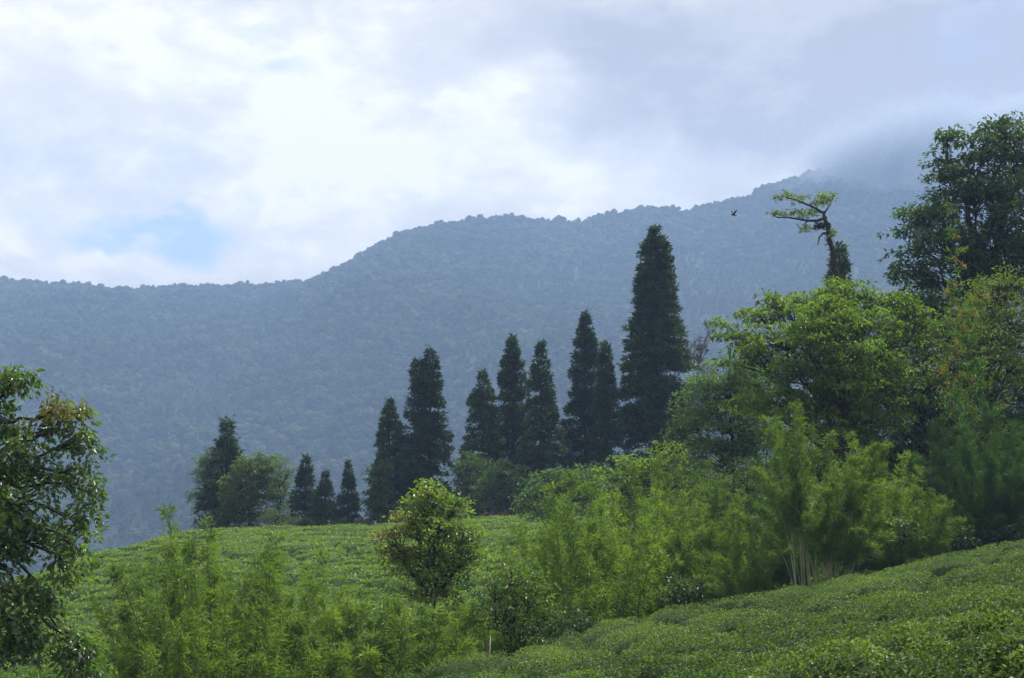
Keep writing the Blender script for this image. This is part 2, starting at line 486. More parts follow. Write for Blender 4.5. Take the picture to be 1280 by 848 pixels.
g = np.random.default_rng(11)
crown_meshes = [lumpy_crown(g) for _ in range(6)] + [lumpy_crown(g, True) for _ in range(2)]
sp = 7.4
PX, PY = np.meshgrid(np.arange(-1200, 1200, sp), np.arange(840, RY + 30, sp))
PX = PX.ravel() + g.uniform(-0.48, 0.48, PX.size) * sp; PY = PY.ravel() + g.uniform(-0.48, 0.48, PY.size) * sp
keep = np.abs(PX) < 0.345 * PY + 30
PX, PY = PX[keep], PY[keep]
PZ = HM(PX, PY) - 1.0
col_px = 640 + PX / PY * F; row_py = 640 - PZ / PY * F
scl = np.clip(np.exp(g.normal(size=len(PX)) * 0.40 - 0.16), 0.40, 2.0)
kindv = np.where(vnoise(PX, PY, 120, 2, 21) + g.normal(size=len(PX)) * 0.05 > np.where(PY > 1950, 0.9, 0.66), 1, 0)     # stands of conifers
PZ = PZ - 2.2 * scl
# the largest crowns one can pick out at the mountain's foot become trees of their own
vis = (col_px > -15) & (col_px < 470) & (row_py > 520) & (row_py < 735)
near_idx = np.nonzero(vis)[0]
near_idx = near_idx[np.argsort(PY[near_idx] / scl[near_idx])][:260]
own = np.zeros(len(PX), bool); own[near_idx] = True
for i in near_idx:
    ci = int(g.integers(6, 8)) if kindv[i] else int(g.integers(0, 6))
    o = link('forest_tree', crown_meshes[ci], loc=(float(PX[i]), float(PY[i]), float(PZ[i])))
    s = float(scl[i]); o.scale = (s, s, s * float(g.uniform(0.9, 1.3))); o.rotation_euler = (0, 0, float(g.uniform(0, 6.28)))
    tag(o, 'bluish hazy forest conifer at the foot of the wooded mountain' if kindv[i] else 'bluish hazy rounded broadleaf tree at the foot of the wooded mountain',
        'tree', 'forest conifers at the mountain foot' if kindv[i] else 'forest trees at the mountain foot')
# one tall tree sticking out above the ridge
p = at(309, 353, RY - 6)
o = link('ridge_tree', crown_meshes[2], loc=(float(p[0]), float(p[1]), float(HM(p[0], p[1])) - 1)); o.scale = (0.8, 0.8, 1.9)
tag(o, 'lone tall tree poking up above the low saddle of the mountain ridge', 'tree')

src = bpy.data.collections.new('forest_sources')
def forest(name, sel, meshes):
    me = bpy.data.meshes.new(name)
    idx = np.nonzero(sel)[0]
    me.vertices.add(len(idx)); me.vertices.foreach_set('co', np.stack([PX[idx], PY[idx], PZ[idx]], -1).astype(np.float32).ravel())
    for nm, arr in (('scl', scl[idx]), ('rot', g.uniform(0, 6.28, len(idx)))):
        a = me.attributes.new(nm, 'FLOAT', 'POINT'); a.data.foreach_set('value', arr.astype(np.float32))
    a = me.attributes.new('pick', 'INT', 'POINT'); a.data.foreach_set('value', g.integers(0, len(meshes), len(idx)).astype(np.int32))
    o = link(name, me); tag(o, kind='stuff')
    c = bpy.data.collections.new(name + '_kinds')
    for q in meshes:
        c.objects.link(bpy.data.objects.new('forest_crown', q))
    ng = bpy.data.node_groups.new(name, 'GeometryNodeTree')
    ng.interface.new_socket('Geometry', in_out='INPUT', socket_type='NodeSocketGeometry'); ng.interface.new_socket('Geometry', in_out='OUTPUT', socket_type='NodeSocketGeometry')
    nd, lk = ng.nodes, ng.links
    gi, go = nd.new('NodeGroupInput'), nd.new('NodeGroupOutput')
    ip = nd.new('GeometryNodeInstanceOnPoints'); ci = nd.new('GeometryNodeCollectionInfo')
    ci.inputs['Collection'].default_value = c; ci.inputs['Separate Children'].default_value = True; ci.inputs['Reset Children'].default_value = True
    def attr(nm, ty):
        a = nd.new('GeometryNodeInputNamedAttribute'); a.data_type = ty; a.inputs['Name'].default_value = nm; return a.outputs['Attribute']
    cx = nd.new('ShaderNodeCombineXYZ'); lk.new(attr('rot', 'FLOAT'), cx.inputs[2])
    lk.new(gi.outputs[0], ip.inputs['Points']); lk.new(ci.outputs[0], ip.inputs['Instance']); ip.inputs['Pick Instance'].default_value = True
    lk.new(attr('pick', 'INT'), ip.inputs['Instance Index']); lk.new(cx.outputs[0], ip.inputs['Rotation']); lk.new(attr('scl', 'FLOAT'), ip.inputs['Scale'])
    lk.new(ip.outputs[0], go.inputs[0])
    md = o.modifiers.new('scatter', 'NODES'); md.node_group = ng
forest('broadleaf_forest', ~own & (kindv == 0), crown_meshes[:6])
forest('conifer_forest', ~own & (kindv == 1), crown_meshes[6:])

# ------------------------------------------------------------------ tea
def tea_near_top(x, y):
    row = y + 0.25 * x + 1.2 * (vnoise(x, y, 7, 2, 31) - 0.5)
    f1, gap, cid = worley(x, row, 1.9, 1.15, 2)
    open_ = np.clip((vnoise(x, y, 3.6, 2, 33) - 0.36) * 6, 0.25, 1)
    z = near_plane(x, y) + 0.36 * (1 - np.clip(f1 * 1.25, 0, 1) ** 2) + (cid - 0.5) * 0.28
    z = z - 1.0 * open_ * np.exp(-(gap / 0.25) ** 2)
    z = z + 0.30 * (vnoise(x, y, 4.5, 2, 34) - 0.5) + 0.16 * (vnoise(x, y, 0.55, 2, 35) - 0.5)
    e = np.interp(x, EX, EY)
    return z - 0.9 * np.clip((y - e + 0.8) / 1.2, 0, 1.3) ** 2
def tea_near_leafy(x, y):
    # few leaves down in the gaps between the bushes
    row = y + 0.25 * x + 1.2 * (vnoise(x, y, 7, 2, 31) - 0.5)
    f1, gap, cid = worley(x, row, 1.9, 1.15, 2)
    open_ = np.clip((vnoise(x, y, 3.6, 2, 33) - 0.36) * 6, 0.25, 1)
    return 1 - 0.9 * open_ * np.exp(-(gap / 0.2) ** 2)
def bush_tone(x, y):
    # bushes differ: freshly flushed and older, darker ones
    row = y + 0.25 * x + 1.2 * (vnoise(x, y, 7, 2, 31) - 0.5)
    return (worley(x, row, 1.9, 1.15, 2)[2] - 0.62) * 0.6
def in_view(x, y, m=1.5):
    return (np.abs(x) < 0.315 * y + m)
def canopy(name, xs, ys, zf, mask, mat):
    X, Y = np.meshgrid(xs, ys); Z = zf(X, Y)
    nx = len(xs); ok = mask(X, Y)
    i = (np.arange(len(ys) - 1)[:, None] * nx + np.arange(nx - 1)[None, :])
    keep = (ok[:-1, :-1] & ok[1:, 1:] & ok[1:, :-1] & ok[:-1, 1:])
    i = i[keep]
    Q = np.stack([i, i + 1, i + nx + 1, i + nx], -1)
    used, inv = np.unique(Q, return_inverse=True)
    V = np.stack([X, Y, Z], -1).reshape(-1, 3)[used]
    return mesh_np(name, V, inv.reshape(-1, 4), mat, smooth=True, k=4)
def scatter(zf, mask, x0, x1, y0, y1, n, dens, L, Wd, mat, name, g, tilt=0.75, lift=0.0, tone=None):
    """leaves standing on a canopy surface"""
    x = g.uniform(x0, x1, n); y = g.uniform(y0, y1, n)
    k = mask(x, y) & (g.random(n) < dens(x, y))
    x, y = x[k], y[k]; z = zf(x, y); e = 0.12
    gxn = -(zf(x + e, y) - z) / e; gyn = -(zf(x, y + e) - z) / e
    Nn = unit(np.stack([gxn, gyn, np.ones_like(x)], -1))
    m = len(x)
    D = unit(g.normal(size=(m, 3)) * np.array([1, 1, 0.35]) + np.array([0, 0, 0.45]) + Nn * 0.25)
    Nl = unit(Nn + g.normal(size=(m, 3)) * tilt)
    P = np.stack([x, y, z + g.uniform(-0.05, 0.06, m) + lift], -1)
    lf = Leaves()
    s = g.uniform(0.7, 1.3, m)
    r = np.clip(g.random(m) * 0.75 + 0.5 * (vnoise(x, y, 2.5, 2, 41) - 0.3), 0, 1)
    if tone is not None:
        r = np.clip(r + tone(x, y), 0, 1)
    lf.add(P - D * (L * s * 0.4)[:, None], D, Nl, L * s, Wd * s, g, rnd=r)
    return lf.build(name, mat)
g = np.random.default_rng(21)
def near_mask(x, y):
    return in_view(x, y) & (y < np.interp(x, EX, EY) + 0.4) & (y > 8)
tf = empty('tea_field', (0, 0, 0)); tf['kind'] = 'stuff'
o = link('canopy', canopy('near_canopy', np.arange(-6, 26, 0.13), np.arange(8, 70, 0.13), lambda x, y: tea_near_top(x, y) - 0.11, near_mask, M['tea_wood']), tf); o['kind'] = 'stuff'
o = link('leaves', scatter(tea_near_top, near_mask, -6, 25, 9, 70, 2100000, lambda x, y: np.clip(1.6 - y / 28, 0.36, 1) * tea_near_leafy(x, y), 0.060, 0.029, M['tea'], 'near_leaves', g, tilt=0.55, tone=bush_tone), tf); o['kind'] = 'stuff'

def tea_far_top(x, y):
    # rows follow the contour round the dome
    row = (y - 150) + 0.012 * (x + 10) ** 2 + 3.0 * (vnoise(x, y, 16, 2, 51) - 0.5)
    f1, gap, cid = worley(x + 0.4 * row, row, 4.0, 1.6, 5)
    open_ = np.clip((vnoise(x, y, 9, 2, 53) - 0.30) * 5, 0.15, 1)
    z = H(x, y) + 0.62 + 0.22 * (1 - np.clip(f1 * 1.3, 0, 1) ** 2) + (cid - 0.5) * 0.22
    z = z - 0.85 * open_ * np.exp(-(gap / 0.2) ** 2)
    return z + 0.2 * (vnoise(x, y, 1.1, 2, 54) - 0.5)
def far_mask(x, y):
    return in_view(x, y, 4) & (y > np.interp(x, EX, EY) + 9) & (x < 30)
hf = empty('hill_tea_field', (0, 0, 0)); hf['kind'] = 'stuff'
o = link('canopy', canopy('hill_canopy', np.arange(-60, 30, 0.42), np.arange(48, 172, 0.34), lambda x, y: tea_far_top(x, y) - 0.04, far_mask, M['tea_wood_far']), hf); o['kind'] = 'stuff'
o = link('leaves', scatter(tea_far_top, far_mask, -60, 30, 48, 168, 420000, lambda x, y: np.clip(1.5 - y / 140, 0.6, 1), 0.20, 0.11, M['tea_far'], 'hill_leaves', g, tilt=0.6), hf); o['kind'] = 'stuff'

# ------------------------------------------------------------------ plants: builders
def rosettes(lf, C, R, Rz, nl, L, Wd, g, droop=0.25, tint=None, up=0.5, dome=0.35, tints=None):
    """leafy pads: C centres (k,3), pad radius R (k,), nl leaves on each"""
    k = len(C); idx = np.repeat(np.arange(k), nl); m = len(idx)
    a = g.uniform(0, 2 * np.pi, m); r = np.sqrt(g.random(m))
    off = np.stack([np.cos(a) * r, np.sin(a) * r, np.zeros(m)], -1)
    Rr = np.broadcast_to(R, (k,))[idx][:, None]; Rzz = np.broadcast_to(Rz, (k,))[idx]
    P = C[idx] + off * Rr
    P[:, 2] += Rzz * (g.uniform(-1, 1, m) * 0.6 - dome * r * r * 2 + 0.3)
    D = unit(off + g.normal(size=(m, 3)) * 0.45 + np.array([0, 0, -droop]))
    N = unit(np.array([0, 0, 1.0]) * up + g.normal(size=(m, 3)) * 0.36)
    s = g.uniform(0.7, 1.25, m)
    cr = g.random(k)[idx]
    rnd = np.clip(0.55 * g.random(m) + 0.45 * cr, 0, 1)
    tn = None
    if tints is not None:
        tn = np.clip(tints[idx] * g.uniform(0.3, 1.3, m), 0, 1)
    lf.add(P, D, N, L * s, Wd * s, g, rnd=rnd, tint=tn)

def lobe_clumps(lobes, clump, g, fill=1.0, low=-0.55):
    """clump centres on and in a set of ellipsoid lobes, with the lobe each belongs to"""
    C, own = [], []
    for li, (c, r) in enumerate(lobes):
        area = 4 * np.pi * ((r[0] * r[1]) ** 1.6 / 3 + (r[0] * r[2]) ** 1.6 / 3 + (r[1] * r[2]) ** 1.6 / 3) ** (1 / 1.6)
        n = max(4, int(fill * area / (clump * clump * 1.7)))
        d = rand_dir(g, n * 2); d = d[(d[:, 2] > low) | (g.random(len(d)) < 0.3)][:n]
        C.append(np.asarray(c) + d * np.asarray(r) * g.uniform(0.5, 1.22, (len(d), 1))); own.append(np.full(len(d), li))
    return np.concatenate(C), np.concatenate(own)

def broadleaf(name, base, lobes, label, cat='tree', group=None, mat='broad', clump=0.75, nl=26, L=0.2, Wd=0.09, seed=1, fill=1.1, trunk_r=0.22, fork=0.4, bark='bark',
              tint_fn=None, flat=0.42, droop=0.25, trunk_pts=None, twigs=True, up=0.75, dome=0.35, low=-0.75):
    """broadleaf tree: trunk, one branch to each lobe, twigs, crown of leafy pads"""
    g = np.random.default_rng(seed)
    base = np.asarray(base, float)
    t = empty(name, base, label, cat, group)
    lobes = [(np.asarray(c, float) - base, np.asarray(r, float)) for c, r in lobes]
    cen = np.mean([c for c, r in lobes], 0)
    top = max(c[2] + r[2] * 0.3 for c, r in lobes)
    if trunk_pts is None:
        tp = curve_pts((0, 0, -0.3), (cen[0] * 0.7, cen[1] * 0.7, top * 0.85), 9, g, 0, 0.02)
    else:
        tp = np.asarray(trunk_pts, float) - base
    tb = Tubes(); tb.add(tp, np.linspace(trunk_r, trunk_r * 0.25, len(tp)) , 8)
    link('trunk', tb.build('trunk', M[bark]), t)
    starts = []
    for c, r in lobes:
        k = int(np.clip(len(tp) * np.clip(fork + 0.5 * max(c[2] - top * fork, 0) / max(top, 1e-3), 0.15, 0.9), 1, len(tp) - 1))
        s = tp[k]
        b = Tubes(); pts = curve_pts(s, c + np.array([0, 0, r[2] * 0.2]), 7, g, -0.04, 0.035)
        b.add(pts, np.linspace(trunk_r * 0.42, 0.025, 7), 5)
        starts.append(pts)
        link('branch', b.build('branch', M[bark]), t)
    C, own_ = lobe_clumps(lobes, clump, g, fill, low)
    if twigs:
        tw = Tubes()
        for c, li in zip(C, own_):
            p = starts[li]; d = np.linalg.norm(p - c, axis=1); s = p[max(1, int(np.argmin(d)) - 1)]
            tw.add(curve_pts(s, c, 4, g, 0.03, 0.05), np.array([0.03, 0.022, 0.015, 0.008]) * (0.6 + trunk_r * 2), 3)
        o = link('twigs', tw.build('twigs', M[bark]), t); o['kind'] = 'stuff'
    lf = Leaves()
    tints = tint_fn(C + base, g) if tint_fn else None
    rosettes(lf, C, clump * g.uniform(0.5, 1.35, len(C)), clump * flat, nl, L, Wd, g, droop=droop, tints=tints, up=up, dome=dome)
    o = link('crown', lf.build('crown', M[mat]), t); o['kind'] = 'stuff'
    return t

def px_lobes(Y, rows):
    """rows of (px, py, dy, rx_px, rz_px) -> ellipsoids at their own depth"""
    out = []
    for px, py, dy, rx, rz in rows:
        s = (Y + dy) / F
        out.append((at(px, py, Y + dy), (rx * s, rx * s * 0.9, rz * s)))
    return out

def ground_at(px, Y):
    x = (px - 640) / F * Y
    return np.array([x, Y, float(H(x, Y))])

# ---- conifers
def conifer_mesh(h, prof, seed, nb=330, spray=0.42, stems=((0, 0, 1.0, 1.0),), gaps=0.0, dens=1.0):
    """prof: list of (height fraction, radius in m). returns trunk mesh, crown mesh"""
    g = np.random.default_rng(seed)
    pf, pr = zip(*prof)
    lf = Leaves(); tb = Tubes(); bt = Tubes()
    for (sx, sy, hs, rs) in stems:
        hh = h * hs
        lean = g.normal(size=2) * 0.003 * hh
        def axis(f):
            f = np.asarray(f)
            return np.stack([sx * (0.3 + 0.7 * np.minimum(f * 2.2, 1)) + lean[0] * f, sy * np.minimum(f * 2, 1) + lean[1] * f, hh * f], -1)
        ff = np.linspace(-0.02, 0.98, 12)
        tb.add(axis(ff), np.linspace(0.014 * hh + 0.06, 0.02, 12), 6)
        fs = np.sort(g.random(nb) ** 0.85 * 0.95 + 0.04)
        # uneven whorls: radius wanders with height and side
        for f in fs:
            az = g.uniform(0, 2 * np.pi)
            if g.random() < gaps * (0.4 + 0.6 * math.sin(f * 23 + az * 2 + seed)):
                continue
            R = np.interp(f, pf, pr) * rs * (0.86 + 0.09 * math.sin(az * 2 + f * 14 + seed) + g.normal() * 0.09)
            R = max(R * 1.2, 0.22)
            p0 = axis(f)
            out = np.array([math.cos(az), math.sin(az), 0.0])
            n = int(max(9, 36 * dens * R ** 0.95))
            u = g.random(n) ** 0.55
            rise = 0.30 * (f - 0.25) + g.normal() * 0.06
            P = p0 + out * (R * u)[:, None]
            P[:, 2] += R * (rise * u - 0.16 * u * u) + g.normal(size=n) * 0.13
            side = np.cross(out, [0, 0, 1.0])
            P += side * (g.normal(size=n) * (0.12 + 0.17 * R * u * (1.15 - u)))[:, None]
            D = unit(out * 0.8 + np.array([0, 0, 0.25]) + g.normal(size=(n, 3)) * 0.55)
            cr = g.random()
            lf.add(P, D, unit(rand_dir(g, n) + np.array([0, 0, 0.5])), spray * g.uniform(0.6, 1.25, n), spray * 0.36 * g.uniform(0.7, 1.2, n), g, rnd=np.clip(g.random(n) * 0.5 + 0.35 * cr + 0.2 * (u - 0.5), 0, 1), fold=0.1)
            if R > 0.8 and g.random() < 0.5:
                bt.add(np.stack([p0, p0 + out * R * 0.5 + np.array([0, 0, R * rise * 0.5]), p0 + out * R * 0.9 + np.array([0, 0, R * (rise * 0.9 - 0.12)])]), [0.045, 0.03, 0.01], 3)
        # leader tuft
        n = 26
        lf.add(axis(0.97) + g.normal(size=(n, 3)) * np.array([0.10, 0.10, 0.22]), unit(np.array([0, 0, 1.0]) + g.normal(size=(n, 3)) * 0.4), rand_dir(g, n), spray, spray * 0.3, g)
    return tb.build('conifer_trunk', M['bark']), lf.build('conifer_crown', M['conifer']), (bt.build('conifer_branches', M['bark']) if bt.n else None)

SLIM = [(0, 0.5), (0.08, 1.7), (0.25, 2.0), (0.5, 1.6), (0.75, 1.05), (0.92, 0.55), (1, 0.15)]
CM = {
    'slim_a': (16.0, conifer_mesh(16, SLIM, 3, nb=300, spray=0.40, gaps=0.1)),
    'slim_b': (16.0, conifer_mesh(16, [(0, 0.6), (0.1, 2.2), (0.3, 2.3), (0.55, 1.7), (0.8, 1.1), (0.95, 0.45), (1, 0.1)], 8, nb=300, spray=0.42, gaps=0.12)),
    'blunt': (14.0, conifer_mesh(14, [(0, 1.0), (0.15, 2.1), (0.45, 2.0), (0.7, 1.5), (0.88, 0.9), (1, 0.25)], 14, nb=260, spray=0.40)),
    'slim_c': (16.0, conifer_mesh(16, [(0, 0.5), (0.1, 1.9), (0.35, 2.1), (0.6, 1.5), (0.82, 0.8), (0.94, 0.4), (1, 0.08)], 61, nb=270, spray=0.42, gaps=0.18)),
    'blunt_b': (14.0, conifer_mesh(14, [(0, 0.9), (0.12, 1.9), (0.4, 2.2), (0.66, 1.7), (0.86, 0.85), (1, 0.15)], 67, nb=240, spray=0.42, gaps=0.12)),
    'small': (7.0, conifer_mesh(7, [(0, 0.5), (0.12, 1.15), (0.3, 1.2), (0.55, 0.9), (0.8, 0.45), (1, 0.06)], 21, nb=210, spray=0.28)),
    'giant': (26.0, conifer_mesh(26, [(0, 1.5), (0.10, 3.5), (0.28, 3.35), (0.48, 2.75), (0.66, 2.25), (0.82, 1.5), (0.93, 0.95), (1, 0.2)], 33, nb=640, spray=0.46, gaps=0.10)),
    'twin': (16.5, conifer_mesh(16.5, [(0, 0.8), (0.15, 2.2), (0.4, 1.9), (0.65, 1.25), (0.9, 0.75), (1, 0.2)], 44, nb=250, spray=0.42, stems=((-0.55, 0, 0.94, 1.0), (0.6, 0.2, 1.0, 1.0)), gaps=0.35)),
}
def conifer(kind, px, top, Y, width, label, group='tall conifers along the crest of the hill', rot=None, seed=0):
    b = ground_at(px, Y); z = at(px, top, Y)[2]
    h0, (mt, mc, mb) = CM[kind]
    t = empty('conifer', b, label, 'tree', group)
    s = (z - b[2]) / h0
    v = np.array([q.co[:] for q in ()])
    for nm, me in (('trunk', mt), ('crown', mc), ('twigs', mb)):
        if me is None: continue
        o = link(nm, me, t)
        if nm != 'trunk': o['kind'] = 'stuff'
    t.scale = (width * s, width * s, s)
    t.rotation_euler = (0, 0, rot if rot is not None else seed * 1.7)
    return t
C_ = [
    ('small', 285, 527, 150, 1.25, 'dark pointed conifer rising behind the pale round broadleaf crowns at the end of the crest', None, 1),
    ('small', 383, 571, 148, 1.2, 'tallest of the three small cone-shaped conifers, next to the thin feathery tree', None, 2),
    ('small', 407, 590, 146, 1.3, 'shortest of the three small cone-shaped conifers on the crest, in the middle of them', None, 3),
    ('small', 436, 577, 147, 0.95, 'slimmest of the three small conifers, next to the rounded juniper and the red earth', None, 4),
    ('blunt', 487, 499, 150, 0.85, 'blunt dark conifer pressed against the flank of the twin-topped conifer', None, 5),
    ('twin', 529, 436, 150, 1.0, 'dark conifer with two tops and sky gaps between its stems', None, 0),
    ('blunt_b', 603, 464, 152, 0.88, 'lowest and broadest of the three dark conifers over the grey-green shrub', None, 6),
    ('slim_b', 642, 419, 155, 0.85, 'slender dark conifer between the lowest broad one and its pointed neighbour', None, 7),
    ('slim_c', 676, 428, 148, 1.0, 'dark pointed conifer of the middle three that stands nearest to the narrow pair', None, 8),
    ('slim_b', 731, 390, 155, 0.78, 'narrow dark conifer of the pair before the giant, the taller and paler-edged one', None, 9),
    ('slim_a', 759, 426, 147, 0.85, 'shorter conifer of the narrow pair, half in front of the taller one beside the giant', None, 10),
    ('giant', 821, 282, 150, 1.0, 'tallest dark conifer of the whole crest, a broad giant column', None, 0),
    ('slim_a', 1051, 303, 130, 1.0, 'dark conifer tip standing behind the bare mossy trunk of the gnarled tree', None, 12),
]
for (k, px, top, Y, w, lab, r, sd_) in C_:
    conifer(k, px, top, Y, w, lab, 'dark conifers' if k != 'small' else 'small conifers on the crest', r, sd_)

# ---- bamboo
def culm_path(g, h, lean, az, base, n=13):
    t = np.linspace(0, 1, n)
    out = np.array([math.cos(az), math.sin(az), 0])
    bend = lean * (0.25 * t + 0.75 * t ** 2.6)
    zz = h * (t - 0.16 * lean / max(h, 1) * 2.2 * t ** 4)
    return base + out * bend[:, None] + np.stack([0 * t, 0 * t, zz], -1)
def bamboo_meshes(seed, nc=34, h=7.0, spread=2.1, mat='bamboo', nodes=19, twl=0.75, start=0.28, nl=15, L=0.17, Wd=0.025, base_r=0.55, tint=0.0, culm='culm_green', single=False):
    g = np.random.default_rng(seed)
    lf = Leaves(); culms = []; tb = Tubes()
    for i in range(nc):
        az = g.uniform(0, 2 * np.pi)
        hh = h * (0.42 + 0.58 * g.random() ** 0.9); fan = g.uniform(0.1, 1.0); hh *= 1 - 0.32 * fan * fan; ln = spread * fan * (0.5 + 0.5 * hh / h)
        b = np.array([math.cos(az), math.sin(az), 0]) * base_r * math.sqrt(g.random()) + g.normal(size=3) * np.array([.1, .1, 0])
        P = culm_path(g, hh, ln, az + g.normal() * 0.5, b)
        rr = np.linspace(0.030, 0.005, len(P)) * g.uniform(0.7, 1.2)
        if single:
            q = Tubes(); q.add(P, rr, 5); culms.append(q.build('culm', M[culm]))
        else:
            tb.add(P, rr, 4)
        # twigs at the nodes
        k = nodes * 3
        t = start + (1.0 - start) * g.random(k) ** 0.8
        ti = t * (len(P) - 1); i0 = np.minimum(ti.astype(int), len(P) - 2); fr = (ti - i0)[:, None]
        p = P[i0] * (1 - fr) + P[i0 + 1] * fr
        dirc = unit(P[i0 + 1] - P[i0])
        a = g.uniform(0, 2 * np.pi, k)
        out = np.stack([np.cos(a), np.sin(a), np.zeros(k)], -1)
        tl = twl * g.uniform(0.4, 1.15, k) * (1.1 - 0.78 * t)
        td = unit(out * 0.75 + dirc * 0.95 + np.array([0, 0, 0.1]))
        # leaves along each twig; twig arches over and its leaves hang
        idx = np.repeat(np.arange(k), nl); m = len(idx); u = 0.25 + 0.8 * g.random(m) ** 0.8
        LP = p[idx] + td[idx] * (tl[idx] * u)[:, None]
        LP[:, 2] -= tl[idx] * 0.5 * u * u
        LP += g.normal(size=(m, 3)) * 0.05
        D = unit(td[idx] * 0.75 + g.normal(size=(m, 3)) * 0.42 + np.array([0, 0, -0.38]))
        s = g.uniform(0.65, 1.25, m)
        cr = g.random()
        rnd = np.clip(0.40 * g.random(m) + 0.3 * g.random(k)[idx] + 0.2 * cr + 0.3 * (t[idx] - 0.35), 0, 1)
        tn = (g.random(k) < tint)[idx] * g.uniform(0.5, 1, m) if tint else None
        lf.add(LP, D, unit(rand_dir(g, m) + np.array([0, 0, 0.7])), L * s, Wd * s, g, fold=0.1, rnd=rnd, tint=tn)
    return (culms if single else tb.build('bamboo_culms', M[culm])), lf.build('bamboo_foliage', M[mat]), h
BM = {
    'fan': bamboo_meshes(101, 32, 7.2, 2.9, twl=0.6, nodes=24, nl=15, base_r=0.9, start=0.2),
    'plume': bamboo_meshes(102, 20, 7.5, 1.9, twl=0.6, nodes=25, nl=15, base_r=0.7, start=0.2),
    'arch': bamboo_meshes(103, 28, 5.5, 3.4, twl=0.7, start=0.25),
    'dense': bamboo_meshes(104, 34, 6.5, 2.7, start=0.12, twl=0.6, nodes=24, nl=15, base_r=1.1),
    'low': bamboo_meshes(105, 28, 4.5, 2.1, start=0.1, twl=0.55, base_r=0.9),
    'dark': bamboo_meshes(106, 42, 7.0, 2.8, mat='bamboo_painted_shade', start=0.2),  # clump whose shade is painted into the leaf colour
    'thin': bamboo_meshes(107, 7, 6.5, 0.9, twl=0.8, nodes=17, start=0.3),
}
def bamboo(kind, px, top, Y, w, label, rot=0.0, lean=(0, 0), group='bamboo clumps in the gully'):
    b = ground_at(px, Y); z = at(px, top, Y)[2]
    mt, mc, h0 = BM[kind]
    t = empty('bamboo_clump', b, label, 'bamboo', group)
    s = (z - b[2]) / (h0 * 0.94)
    o = link('stems', mt, t); o['kind'] = 'stuff'
    o = link('foliage', mc, t); o['kind'] = 'stuff'
    t.scale = (s * w, s * w, s); t.rotation_euler = (lean[0], lean[1], rot)
    return t
